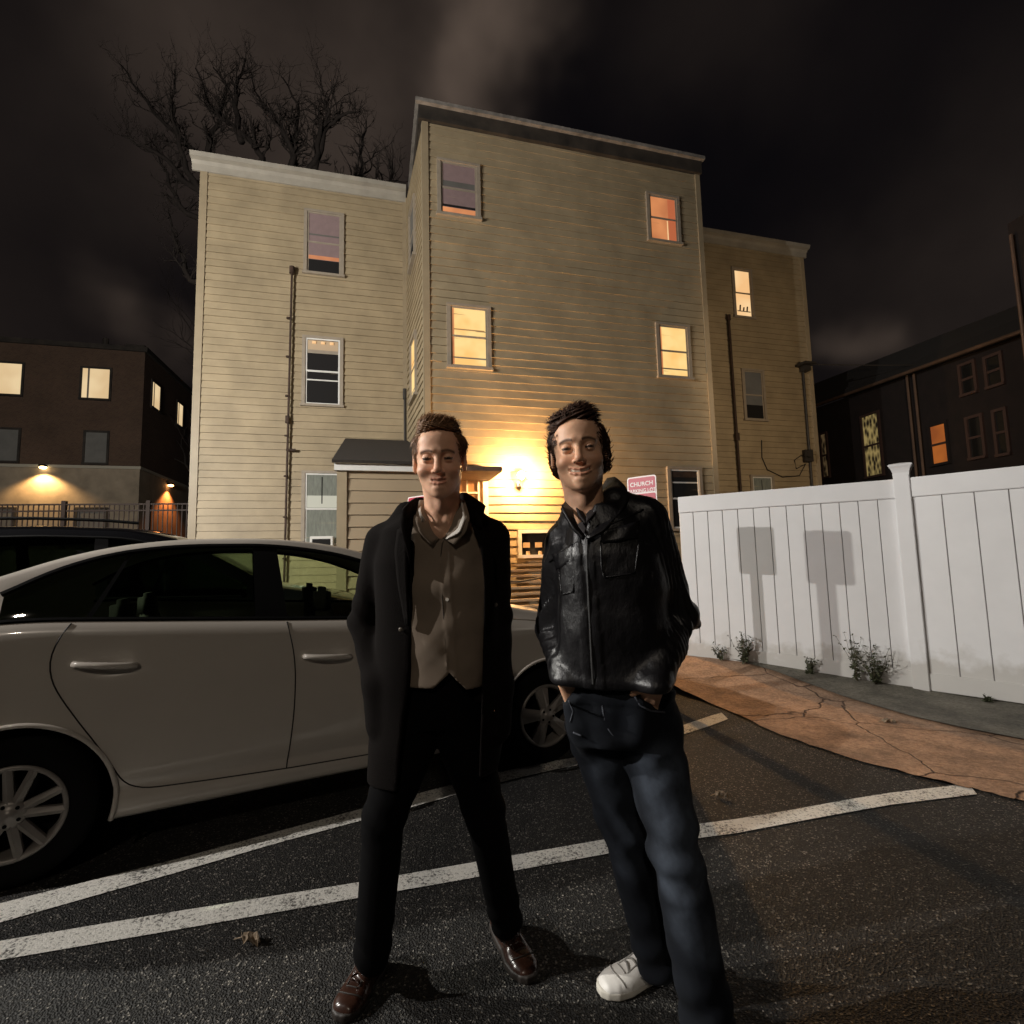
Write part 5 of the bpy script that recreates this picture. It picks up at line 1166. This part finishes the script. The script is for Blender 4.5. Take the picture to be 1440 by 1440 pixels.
def shoe(root,heel,toe,w,h,ankle,upper,sole,name,lace=None,boot=False):
    """heel, toe: floor points; builds sole and upper as one shoe with laces"""
    heel=np.array(heel,float); toe=np.array(toe,float); ax=toe-heel; ax[2]=0; L=np.linalg.norm(ax); ax/=L; sd=V3(ax[1],-ax[0],0)
    def loc(X,Y,Z): return (X-heel[0])*ax[0]+(Y-heel[1])*ax[1],(X-heel[0])*sd[0]+(Y-heel[1])*sd[1],Z-heel[2]
    def width(t): return w*np.interp(t,[0,.05,.25,.5,.7,.85,.95,1],[.30,.66,.78,.80,1.0,.92,.62,.25])
    def fs(X,Y,Z):
        u,v_,z=loc(X,Y,Z); t=np.clip(u/L,0,1); d=np.sqrt(np.maximum(0,np.abs(v_-.004*np.sin(t*3))-0)**2)-width(t)*1.06; d=np.maximum(d,np.maximum(-u-.0,u-L)); 
        return smax(d,np.maximum(-z+.001,z-.026-.010*(t>2)),.006)
    def fu(X,Y,Z):
        u,v_,z=loc(X,Y,Z); t=np.clip(u/L,0,1)
        top=np.interp(t,[0,.12,.30,.38,.52,.68,.82,.93,1],[h,h*1.05,h*1.02,h*.95,h*.74,h*.56,h*.50,h*.42,h*.22]); hw=width(t)
        d=((np.abs(v_/hw)**2.4+np.clip((z-.018)/(top-.018),0,3)**2.2)**(1/2.3)-1)*np.minimum(hw,.5*top+.01); d=smax(d,np.maximum(-u+.002,u-L+.004),.02); d=np.maximum(d,.016-z)
        d=smin(d,cap_(X,Y,Z,heel+ax*.075+V3(0,0,h*.7),np.array(ankle,float),.040,.040),.02)
        d=np.where((t>.80)&(t<.815)&(z>.02),d+.0012,d)
        return d+.0010*noise3(X,Y,Z,4,70)
    lo=np.minimum(heel,toe)-[w+.03,w+.03,.01]; hi=np.maximum(heel,toe)+[w+.03,w+.03,h+.07]
    v,f=snets(fu,lo,hi,.0045); sh=mesh_from(v,f,name,upper,root,1)
    v,f=snets(fs,lo,(hi[0],hi[1],heel[2]+.045),.004); mesh_from(v,f,'sole',sole,sh,1)
    m=MB()
    for k in range(5):
        t=.40+k*.065; z=h*np.interp(t,[.38,.52,.68],[.95,.74,.56])+.004
        pts=[heel+ax*(L*(t+(.02 if k%2 else -.02)*q))+sd*(q*w*.42)+V3(0,0,z-.012*q*q+.003) for q in np.linspace(-1,1,7)]
        m.tube(pts,.0032,5)
    m.build('laces',lace or upper,sh,smooth=True)
    m=MB()
    def on(t,q): 
        hw=w*float(np.interp(t,[0,.05,.25,.5,.7,.85,.95,1],[.30,.66,.78,.80,1.0,.92,.62,.25])); tp=h*float(np.interp(t,[0,.12,.30,.38,.52,.68,.82,.93,1],[1,1.05,1.02,.95,.74,.56,.50,.42,.22]))
        z=.018+(tp-.018)*max(0,1-abs(q)**2.4)**(1/2.2); return heel+ax*(L*t)+sd*(q*hw)+V3(0,0,z+.0005)
    m.tube([on(.76+.05*(1-q*q),q) for q in np.linspace(-.93,.93,13)],.0022,5)
    for sg in (-1,1):
        m.tube([on(t,sg*.42) for t in np.linspace(.36,.70,7)],.0022,5); m.tube([on(.30+.28*k,sg*(.45+.45*k)) for k in np.linspace(0,1,6)],.0022,5)
    m.tube([on(.72,q) for q in np.linspace(-.42,.42,6)],.0022,5)
    m.build('stitched_seam',MT['lace_grey'] if lace is not upper else MT['sole_dark'],sh,smooth=True); return sh

# =================================================== man in the long coat (left)
skinA=(.80,.46,.30); skinB=(.74,.425,.265)
MT['hairA']=mat('brown_hair',(.20,.105,.05),.55,spec=.3,var=.3,vscale=60); MT['hairB']=mat('dark_brown_hair',(.050,.023,.013),.6,spec=.25)
MT['lace_grey']=mat('grey_lace',(.26,.25,.23),.8)
MT['coat']=mat('wool_coat',(.0045,.0032,.0028),.95,bump=.6,bscale=260,bdist=.003,spec=.10)
MT['shirt']=mat('taupe_shirt',(.20,.155,.115),.8,bump=.15,bscale=500,bdist=.001,spec=.3,var=.05)
MT['collar_in']=mat('pale_collar_lining',(.62,.58,.52),.7)
MT['trousersA']=mat('black_trousers',(.0028,.0027,.003),.95,bump=.3,bscale=300,bdist=.001,spec=.08)
MT['leather_brown']=mat('brown_polished_leather',(.032,.0125,.0075),.27,spec=.6,var=.4,vscale=20)
MT['sole_dark']=mat('dark_sole',(.02,.015,.012),.6); MT['button']=mat('bright_button',(.75,.70,.62),.3); MT['button2']=mat('dark_button',(.12,.10,.08),.3)
PA=tuple(atZ(620,1390)*V3(1,1,0)); A=empty('person',PA,'man in a long open dark coat over a taupe shirt and brown leather shoes','person','two men posing together')
# body ---
HA=atY(618,648,1.60); RA=eul(-1.5,4,9)
hv,hf,hc,hfn=head(HA,1.03,RA,skinA,'A')
shL,shR=atY(541,762,1.78),atY(690,757,1.76); elL,elR=atY(514,872,1.84),atY(697,872,1.82); wrL,wrR=atY(533,960,1.745),atY(699,964,1.745)
hipL,hipR=atY(588,1000,1.80),atY(645,1000,1.80); knL,knR=atY(540,1150,1.74),atY(681,1140,1.82); anL,anR=atY(524,1345,1.74),atY(712,1297,1.88)
def coreA(X,Y,Z):
    d=loft(X,Y,Z,sec([(735,570,660,1.73,.06),(770,545,685,1.76,.09),(860,550,685,1.78,.095),(960,562,675,1.80,.09),(1010,565,670,1.80,.09)]))
    for a,b,r1,r2 in ((shL,elL,.045,.038),(elL,wrL,.038,.026),(shR,elR,.045,.038),(elR,wrR,.038,.026),(hipL,knL,.07,.05),(knL,anL,.045,.032),(hipR,knR,.07,.05),(knR,anR,.045,.032)): d=smin(d,cap_(X,Y,Z,a,b,r1,r2),.03)
    return d
lo=V3(-.62,1.45,.06); hi=V3(.15,2.05,1.55)
cv,cf=snets(coreA,lo,hi,.012)
hA1=hand_parts(wrL,wrL+V3(.002,-.0,-.075),1,skinA,(.05,.0,-1),(.15,-.98,.1),.0045,.8,elL); hA2=hand_parts(wrR,wrR+V3(-.002,.0,-.075),1,skinA,(-.05,.0,-1),(-.15,-.98,.1),.0045,.8,elR)
v,f,c=join_np([(hv,hf,hc),(cv,cf,np.tile(np.array(skinA),(len(cv),1))),hA1,hA2]); mesh_from(v,f,'body',MT['skin'],A,1,c)
hair(HA,1.03,RA,A,MT['hairA'],'A',hfn)
# shirt ---
shirtS=sec([(716,588,652,1.70,.066),(735,560,672,1.715,.085),(760,556,690,1.735,.105),(820,556,694,1.745,.118),(880,556,692,1.755,.120),(940,562,690,1.765,.118),(985,566,682,1.77,.116)])
cxS=lambda Z: np.interp(Z,[atY(632,975,1.65)[2],atY(627,880,1.65)[2],atY(620,780,1.65)[2],atY(622,735,1.65)[2]],[atY(632,975,1.65)[0],atY(627,880,1.65)[0],atY(621,780,1.65)[0],atY(624,735,1.65)[0]])
zhem=atY(600,972,1.65)[2]; znotch=atY(632,942,1.65)[2]
def shirtF(X,Y,Z,cut=True):
    d=loft(X,Y,Z,shirtS,2.2)
    u=X-cxS(Z)
    d=d-.0025*((u>-.002)&(u<.030))
    d=d+.004*np.sin(34*Z+9*X+2.5*np.sin(14*X))*np.exp(-((u+.07)/.06)**2)+.003*noise3(X,Y,Z,12,26)
    d=d-.006*np.exp(-((Z-(1.05-1.0*(u)))/.035)**2)*(u<0)+.0045*noise3(X,Y,Z,14,30)+.0022*noise3(X,Y,Z,15,75)
    if cut:
        zb=zhem+np.where(u<0,.006,-.004)+np.clip(.05-np.abs(u),0,1)*.95*np.where(u<0,.9,1.3)*1.0
        d=smax(d,(zb-Z),.003)
        # open neck
        zv=atY(622,757,1.62)[2]; d=smax(d,-np.maximum(np.abs(u)-.60*(Z-zv),Y-1.70),.003)
    return d
carve('shirt',shirtF,(-.52,1.55,.85),(.02,1.95,1.57),.0050,MT['shirt'],A,1)
shirtN=lambda x,y,z: shirtF(x,y,z,False)
def onshirt(px,py,off=.004):
    P=atY(px,py,1.64)
    for _ in range(4):
        y=front_y(shirtN,P[0],P[2],1.5,1.85,200) or P[1]; P=atY(px,py,y-off)
    return P
for px,py in ((627,748),(629,843)):
    mb=MB(); p=onshirt(px,py,.001); mb.tube([p,p-V3(0,.004,0)],.0055,10); mb.build('shirt_button',MT['button'],A)
mb=MB(); pts=[onshirt(x,y,-.0005) for x,y in ((629,750),(622,765),(619,790),(621,830),(624,870),(627,915),(630,935))]; mb.tube(pts,.0020,5); mb.build('placket_seam',mat('shirt_seam',(.05,.038,.028),.9),A)
# shirt collar leaves (pale lining turned out)
def ribbon(name,top,bot,Yt,Yb,m,parent,thick=.004,n=12,off=0):
    """sheet between two pixel polylines with depths"""
    def rs(pl_,Yd):
        pl_=np.array(pl_,float); Yd=np.array(Yd,float); t=np.linspace(0,len(pl_)-1,n); i=np.minimum(t.astype(int),len(pl_)-2); fr=t-i
        q=pl_[i]*(1-fr)[:,None]+pl_[i+1]*fr[:,None]; y=Yd[i]*(1-fr)+Yd[i+1]*fr; return [atY(a,b,c) for (a,b),c in zip(q,y)]
    T=rs(top,Yt); B=rs(bot,Yb); P=[]
    for k in range(5):
        s=k/4; P.append([t*(1-s)+b*s for t,b in zip(T,B)])
    mb=MB(); mb.sheet(P,thick); return mb.build(name,m,parent,smooth=True)
ribbon('shirt_collar',[(648,700),(652,722),(643,744),(626,757)],[(650,703),(655,727),(646,749),(627,758)],[1.66,1.60,1.60,1.625],[1.66,1.595,1.59,1.62],MT['collar_in'],A)
ribbon('shirt_collar',[(593,712),(592,718),(594,725),(598,731)],[(590,713),(589,720),(591,728),(595,734)],[1.66,1.61,1.60,1.62],[1.66,1.605,1.60,1.62],MT['collar_in'],A)
ribbon('shirt_collar_leaf',[(654,704),(661,728),(656,748),(640,766)],[(638,704),(636,724),(631,742),(623,757)],[1.66,1.605,1.60,1.615],[1.68,1.635,1.63,1.635],MT['shirt'],A)
ribbon('shirt_collar_leaf',[(590,703),(584,728),(590,748),(607,766)],[(602,704),(604,724),(610,742),(620,757)],[1.66,1.605,1.60,1.615],[1.68,1.635,1.63,1.635],MT['shirt'],A)
# coat ---
coatS=sec([(722,572,662,1.735,.088),(745,538,690,1.755,.115),(790,530,697,1.76,.132),(860,532,702,1.77,.136),(920,530,706,1.78,.138),(980,522,712,1.79,.142),(1040,518,706,1.79,.142),(1112,521,700,1.79,.140)])
def edgeL(Z): zs=[atY(0+600,y,1.64)[2] for y in (1110,1010,960,860,790,715)]; xs=[atY(x,900,1.64)[0] for x in (556,566,574,580,583,592)]; return np.interp(Z,zs,xs)
def edgeR(Z): zs=[atY(600,y,1.64)[2] for y in (1110,960,860,800,760,715)]; xs=[atY(x,900,1.64)[0] for x in (668,676,680,681,672,655)]; return np.interp(Z,zs,xs)
zcr=atY(620,1005,1.8)[2]
def coatF(X,Y,Z):
    d=loft(X,Y,Z,coatS,2.4)
    ar=None
    for s0,e0_,w0 in ((shL,elL,wrL),(shR,elR,wrR)):
        a=smin(cap_(X,Y,Z,s0,e0_,.066,.056),cap_(X,Y,Z,e0_,w0,.056,.047),.02)
        rr_=np.sqrt((X-e0_[0])**2+(Z-e0_[2])**2)
        a=a+.0045*np.sin(75*Z+30*X+2*np.sin(30*Y))*np.exp(-(rr_/.12)**2)
        ar=a if ar is None else np.minimum(ar,a)
    for w0,sx in ((wrL,1),(wrR,-1)): ar=smin(ar,cap_(X,Y,Z,w0,w0+V3(sx*.006,-.004,-.13),.052,.048),.03)
    d=smin(d,ar,.022)
    d=smin(d,cap_(X,Y,Z,shL+V3(.02,0,.00),atY(572,722,1.74),.050,.04),.03); d=smin(d,cap_(X,Y,Z,shR+V3(-.02,0,.00),atY(658,718,1.73),.050,.04),.03)
    d=d+.0045*noise3(X,Y,Z,21,16)+.003*np.sin(22*X+6*Z)*np.clip((1.1-Z)*2,0,1)
    # creases at armpit/sleeve
    # front opening
    op=np.maximum(np.maximum(edgeL(Z)-X,X-edgeR(Z)),Y-1.735)
    d=smax(d,-op,.006)
    # hollow skirt, split at the back
    inner=loft(X,Y,Z,[(z,cx,cy,a-.022,b-.020) for z,cx,cy,a,b in coatS],2.4); hollow=np.maximum(inner,Z-(zcr+.05)); d=smax(d,-hollow,.004)
    xl=atY(592,1050,1.9)[0]; xr=atY(650,1050,1.9)[0]; d=smax(d,-np.maximum(np.maximum(xl-X,X-xr),Z-zcr),.01)
    # hem, a little longer on the left side
    hz=np.where(X<-.2,atY(530,1108,1.7)[2],atY(690,1092,1.7)[2]); d=smax(d,hz-Z,.004)
    return d
carve('coat',coatF,(-.66,1.55,.50),(.12,2.02,1.62),.0055,MT['coat'],A,1)
# raised coat collar and lapels
ribbon('coat_collar',[(604,700),(588,699),(577,706),(567,716),(561,735)],[(600,722),(588,724),(580,742),(577,768),(578,800)],[1.80,1.72,1.63,1.60,1.60],[1.78,1.70,1.62,1.605,1.60],MT['coat'],A,.010,16)
ribbon('coat_collar',[(644,696),(655,692),(668,700),(683,712)],[(650,712),(660,728),(672,740),(676,742)],[1.80,1.70,1.645,1.635],[1.76,1.68,1.635,1.62],MT['coat'],A,.010,14)
ribbon('coat_lapel',[(578,735),(574,770),(574,820),(576,880)],[(560,745),(556,775),(560,820),(572,880)],[1.612,1.61,1.615,1.625],[1.63,1.63,1.63,1.635],MT['coat'],A,.006,14)
ribbon('coat_lapel',[(664,738),(678,775),(682,820),(682,880)],[(680,740),(694,770),(694,820),(686,880)],[1.625,1.615,1.62,1.63],[1.64,1.635,1.635,1.64],MT['coat'],A,.006,14)
def oncoat(px,py,off=.003):
    P=atY(px,py,1.64)
    for _ in range(4):
        y=front_y(coatF,P[0],P[2],1.5,1.85,160) or P[1]; P=atY(px,py,y-off)
    return P
for (px,py,m_,r_) in ((571,817,'button',.0085),(564,885,'button2',.007),(697,850,'button2',.007)):
    p=oncoat(px,py); mb=MB(); ball(mb,p-V3(0,.006,0),r_,10,6,(1,.45,1)); mb.build('coat_button',MT[m_],A,smooth=True)
# trousers ---
def trA(X,Y,Z):
    d=loft(X,Y,Z,sec([(915,568,672,1.79,.104),(955,566,672,1.80,.112),(990,562,675,1.80,.115),(1012,562,676,1.80,.11)]))
    L_=smin(cap_(X,Y,Z,hipL+V3(.0,0,-.02),knL,.098,.066),cap_(X,Y,Z,knL,anL+V3(0,0,.01),.063,.054),.02)
    R_=smin(cap_(X,Y,Z,hipR+V3(.0,0,-.02),knR,.098,.066),cap_(X,Y,Z,knR,anR+V3(0,0,.01),.063,.052),.02)
    d=smin(smin(d,L_,.03),smin(d,R_,.03),.01); d=smin(d,np.minimum(L_,R_),.01)
    zk=knL[2]
    d=d+.0035*np.sin(85*Z+25*X+2*np.sin(25*X))*(np.exp(-((Z-.15)/.09)**2)+.6*np.exp(-((Z-zk)/.09)**2))+.003*noise3(X,Y,Z,31,22)
    return smax(d,.085-Z,.004)
carve('trousers',trA,(-.62,1.55,.07),(.12,2.05,1.12),.0060,MT['trousersA'],A,1)
shoe(A,atZ(536,1352),atZ(477,1441),.050,.098,anL+V3(0,0,-.02),MT['leather_brown'],MT['sole_dark'],'shoe',MT['leather_brown'])
shoe(A,atZ(698,1300),atZ(748,1385),.050,.098,anR+V3(0,0,-.02),MT['leather_brown'],MT['sole_dark'],'shoe',MT['leather_brown'])
settle(A)

# =================================================== man in the shiny dark jacket (right)
MT['jacket']=mat('waxed_black_jacket',(.0075,.0070,.008),.40,bump=.6,bscale=40,bdist=.006,bdetail=6,spec=.42,stretch=(1,1,.6))
MT['jeans']=mat('indigo_jeans',(.009,.012,.019),.9,attr='Col',var=.45,vscale=14,bump=.25,bscale=420,bdist=.001,spec=.2)
MT['zip']=mat('zip_metal',(.12,.12,.12),.35,metal=.6); MT['sneaker']=mat('white_leather_sneaker',(.72,.70,.66),.5,var=.08,vscale=25); MT['sole_white']=mat('off_white_sole',(.60,.57,.50),.6)
MT['dark_shirt']=mat('dark_undershirt',(.022,.017,.017),.8)
MT['thread']=mat('denim_seam',(.05,.055,.07),.8)
PB=tuple(atZ(940,1400)*V3(1,1,0)); B=empty('person',PB,'smiling man with windblown dark hair in a shiny black jacket and jeans','person','two men posing together')
HB=atY(814,638,1.50); RB=eul(-4,-9,2)
hv,hf,hc,hfnB=head(HB,1.04,RB,skinB,'B')
shL,shR=atY(795,764,1.62),atY(908,729,1.55); elL,elR=atY(778,880,1.70),atY(955,868,1.60); wrL,wrR=atY(795,955,1.53),atY(922,962,1.43)
hipL,hipR=atY(838,1012,1.62),atY(910,1012,1.58); knL,knR=atY(878,1165,1.64),atY(949,1190,1.50); anL,anR=atY(925,1348,1.70),atY(996,1432,1.50)
def coreB(X,Y,Z):
    d=loft(X,Y,Z,sec([(745,800,890,1.56,.06),(780,800,920,1.57,.09),(860,805,925,1.58,.095),(960,808,930,1.58,.09),(1010,815,930,1.59,.09)]))
    for a,b,r1,r2 in ((shL,elL,.045,.038),(elL,wrL,.038,.027),(shR,elR,.045,.038),(elR,wrR,.038,.027),(hipL,knL,.065,.045),(knL,anL,.045,.032),(hipR,knR,.065,.045),(knR,anR,.045,.032)): d=smin(d,cap_(X,Y,Z,a,b,r1,r2),.03)
    d=smin(d,cap_(X,Y,Z,atY(828,748,1.58),HB+V3(.01,.05,-.12),.04,.045),.03)
    return d
cv,cf=snets(coreB,(-.02,1.2,.05),(.72,1.95,1.62),.012)
h1=hand_parts(wrL,atY(812,992,1.55),1,skinB,(.25,.25,-.9),(1,.1,.1),.0032,.85,elL)
h2=hand_parts(wrR,atY(909,992,1.475),1,skinB,(-.25,.25,-.9),(-1,.1,.1),.0032,.85,elR)
v,f,c=join_np([(hv,hf,hc),(cv,cf,np.tile(np.array(skinB),(len(cv),1))),h1,h2]); mesh_from(v,f,'body',MT['skin'],B,1,c)
hair(HB,1.04,RB,B,MT['hairB'],'B',hfnB)
jackS=sec([(712,812,868,1.545,.075),(738,796,902,1.555,.105),(780,786,928,1.56,.128),(860,784,938,1.565,.136),(920,786,940,1.57,.134),(955,796,938,1.57,.128),(982,806,932,1.57,.120)])
zipx=lambda Z: np.interp(Z,[atY(834,965,1.44)[2],atY(828,870,1.44)[2],atY(824,780,1.44)[2],atY(826,730,1.44)[2]],[atY(834,900,1.44)[0],atY(829,900,1.44)[0],atY(825,900,1.44)[0],atY(826,900,1.44)[0]])
zhb=atY(840,972,1.45)[2]
def jackF(X,Y,Z,plain=False):
    d=loft(X,Y,Z,jackS,2.4); ar=None
    for s0,e0_,w0 in ((shL,elL,wrL),(shR,elR,wrR)):
        a=smin(cap_(X,Y,Z,s0,e0_,.064,.054),cap_(X,Y,Z,e0_,w0,.053,.040),.02)
        dv=w0-e0_; dv/=np.linalg.norm(dv); t=(X-e0_[0])*dv[0]+(Y-e0_[1])*dv[1]+(Z-e0_[2])*dv[2]
        a=a+.0050*np.sin(115*t+14*np.sin(18*X+9*Y))*np.exp(-((t-.02)/.15)**2)
        ar=a if ar is None else np.minimum(ar,a)
    d=smin(d,ar,.045)
    d=smin(d,cap_(X,Y,Z,shL+V3(.02,0,0),atY(812,720,1.56),.056,.046),.03); d=smin(d,cap_(X,Y,Z,shR+V3(-.02,0,0.005),atY(864,704,1.55),.056,.046),.03)
    if not plain:
        u=X-zipx(Z)
        fr=np.exp(-(u/.05)**2)
        d=d-.003*((np.abs(u)<.028))*(Y<1.55)
        d=d+.0030*((np.abs(u)<.004))*(Y<1.55)
        d=d+.005*np.sin(38*(Z+.9*X)+3*np.sin(10*X))*np.clip(u*6,0,1)*np.exp(-((Z-1.15)/.2)**2)+.004*noise3(X,Y,Z,51,34)+.002*noise3(X,Y,Z,52,90)
        zv=atY(824,756,1.44)[2]; d=smax(d,-np.maximum(np.abs(u)-.42*(Z-zv),Y-1.56),.004)
        d=d-.004*np.exp(-((Z-(zhb+.02))/.014)**2)
    return smax(d,zhb-.10*np.clip(.0-u if not plain else 0,0,.12)*-1*.5-Z,.006) if not plain else d
jk=carve('jacket',jackF,(-.05,1.20,.88),(.72,1.86,1.66),.0050,MT['jacket'],B,1)
jplain=lambda x,y,z: jackF(x,y,z,True)
def onj(px,py,off=.004,fn=jplain,y0=1.44):
    P=atY(px,py,y0)
    for _ in range(4):
        y=front_y(fn,P[0],P[2],1.15,1.75,240) or P[1]; P=atY(px,py,y-off)
    return P
usS=[(z,cx,cy,a-.012,b-.012) for z,cx,cy,a,b in jackS if z>1.2]
def usF(X,Y,Z):
    d=loft(X,Y,Z,usS,2.4); zv=atY(824,722,1.45)[2]; u=X-zipx(Z)
    return smax(d,-np.maximum(np.abs(u)-.50*(Z-zv),Y-1.56),.003)
carve('undershirt',usF,(0.0,1.3,1.25),(.5,1.75,1.56),.006,MT['dark_shirt'],B,1)
mb=MB(); mb.tube([onj(x,y,.006) for x,y in ((826,752),(825,780),(826,810),(828,850),(830,890),(832,930),(834,962))],.0032,6); mb.build('zip',MT['zip'],B)
for nm,cs in (('chest_pocket',[(776,780),(806,764),(808,786),(782,802)]),('chest_pocket',[(843,748),(900,732),(898,756),(848,764)])):
    P=[[onj(cs[0][0]*(1-a)*(1-b)+cs[1][0]*a*(1-b)+cs[2][0]*a*b+cs[3][0]*(1-a)*b, cs[0][1]*(1-a)*(1-b)+cs[1][1]*a*(1-b)+cs[2][1]*a*b+cs[3][1]*(1-a)*b,.007+.003*math.sin(9*a+4*b)) for a in np.linspace(0,1,9)] for b in np.linspace(0,1,6)]
    mb=MB(); mb.sheet(P,-.006); mb.build('pocket_flap',MT['jacket'],B,smooth=True,bevel=0)
for pl_ in ([(845,760),(846,800),(850,812),(893,806),(899,760)],[(786,800),(790,836),(806,832),(808,790)],[(772,790),(790,775),(812,762)],[(846,742),(880,728),(905,716)]):
    mb=MB(); Q_=[]
    for (x0,y0),(x1,y1) in zip(pl_,pl_[1:]):
        for t in np.linspace(0,1,7): Q_.append(onj(x0+(x1-x0)*t,y0+(y1-y0)*t,.003))
    mb.tube(Q_,.0030,5); mb.build('jacket_seam',MT['jacket'],B,smooth=True)
# collars
ribbon('jacket_collar',[(856,674),(868,672),(880,684),(886,700),(874,722),(850,748),(828,760)],[(846,690),(852,700),(856,712),(850,726),(842,740),(834,750),(824,756)],[1.66,1.60,1.53,1.50,1.465,1.435,1.43],[1.66,1.60,1.52,1.485,1.46,1.44,1.44],MT['jacket'],B,.008,20)
ribbon('jacket_collar',[(806,692),(799,700),(789,712),(796,724),(806,742),(822,758)],[(812,698),(808,706),(805,716),(808,728),(814,742),(824,754)],[1.64,1.56,1.48,1.46,1.44,1.43],[1.64,1.56,1.49,1.47,1.45,1.44],MT['jacket'],B,.008,20)
ribbon('shirt_collar',[(846,698),(848,708),(838,722),(825,736)],[(838,700),(838,708),(831,718),(824,724)],[1.58,1.50,1.46,1.44],[1.60,1.53,1.49,1.47],MT['dark_shirt'],B,.005,12)
ribbon('shirt_collar',[(812,700),(810,710),(815,724),(824,736)],[(816,702),(816,710),(819,718),(824,726)],[1.57,1.50,1.46,1.44],[1.59,1.53,1.49,1.47],MT['dark_shirt'],B,.005,12)
# jeans ---
jeS=sec([(955,800,938,1.585,.112),(985,798,944,1.585,.118),(1020,800,952,1.59,.118),(1035,806,954,1.59,.112)])
def jeF(X,Y,Z,plain=False):
    d=loft(X,Y,Z,jeS,2.3)
    L_=smin(cap_(X,Y,Z,hipL+V3(0,0,-.02),knL,.094,.068),cap_(X,Y,Z,knL,anL,.066,.066),.02)
    R_=smin(cap_(X,Y,Z,hipR+V3(0,0,-.02),knR,.097,.070),cap_(X,Y,Z,knR,anR,.068,.072),.02)
    d=smin(smin(d,L_,.03),smin(d,R_,.03),.008)
    zp=atY(800,984,1.5)[2]
    for a,b,sx in ((atY(808,996,1.540),atY(820,1034,1.55),1),(atY(905,996,1.48),atY(895,1034,1.49),-1)):
        pk=smax(cap_(X,Y,Z,a+V3(0,0,.05),b,.044,.036),(Z-zp)-sx*(X-a[0])*.6,.004); d=smin(d,pk,.030)
    if not plain:
        q=Z-knR[2]
        d=d+.008*np.sin(62*(Z+.6*X)+2*np.sin(22*X))*np.exp(-(q/.08)**2)+.0045*noise3(X,Y,Z,66,36)+.0018*noise3(X,Y,Z,67,110)+.005*np.sin(60*Z-35*X)*np.exp(-((Z-.14)/.10)**2)+.0045*np.sin(55*(Z-.7*X))*np.exp(-((Z-.80)/.07)**2)+.003*noise3(X,Y,Z,61,22)
        d=d-.0035*(np.abs(Z-(zhb-.035))<.012)*(Y<1.6)
    return smax(d,.028-Z,.006)
def jeC(v):
    c=np.tile(np.array([.0075,.0095,.0140]),(len(v),1)); m=np.zeros(len(v))
    for a,b,r_,am in ((hipR+V3(.01,-.1,-.10),knR+V3(0,-.07,.05),.045,.9),(knR+V3(.0,-.07,.03),knR+V3(0,-.07,-.05),.05,1.0),(knR+V3(.01,-.07,-.16),anR+V3(0,-.07,.22),.03,.7),(hipL+V3(.0,-.1,-.12),knL+V3(0,-.07,.05),.030,.35),(knL+V3(0,-.07,-.03),knL+V3(0,-.07,-.08),.03,.35)):
        d=cap_(v[:,0],v[:,1],v[:,2],a,b,r_); m=np.maximum(m,am*np.exp(-(np.maximum(d,0)/.028)**2))
    m=m*(.85+.25*noise3(v[:,0],v[:,1],v[:,2],9,60)+.2*noise3(v[:,0],v[:,1],v[:,2],10,260)); m=np.clip(m,0,1)[:,None]
    return c*(1-m)+np.array([.066,.080,.105])*m
carve('jeans',jeF,(-.02,1.2,.015),(.80,1.95,1.03),.0058,MT['jeans'],B,1,jeC)
jep=lambda x,y,z: jeF(x,y,z,True)
for pl_ in ([(845,976),(848,1000),(852,1020),(862,1034),(874,1040)],[(893,980),(900,992),(915,1000),(935,1002)],[(800,985),(806,1000),(802,1015)],[(806,1030),(818,1035)]):
    mb=MB(); Q_=[]
    for (x0,y0),(x1,y1) in zip(pl_,pl_[1:]):
        for t in np.linspace(0,1,6): Q_.append(onj(x0+(x1-x0)*t,y0+(y1-y0)*t,.002,jep,1.46))
    mb.tube(Q_,.0028,5); mb.build('denim_seam',MT['thread'],B,smooth=True)
shoe(B,atZ(955,1357),atZ(842,1400),.053,.100,anL+V3(0,0,-.03),MT['sneaker'],MT['sole_white'],'sneaker',MT['lace_grey'])
shoe(B,atZ(985,1432),atZ(1040,1520),.053,.100,anR+V3(0,0,-.02),MT['sneaker'],MT['sole_white'],'sneaker',MT['lace_grey'])
settle(B)
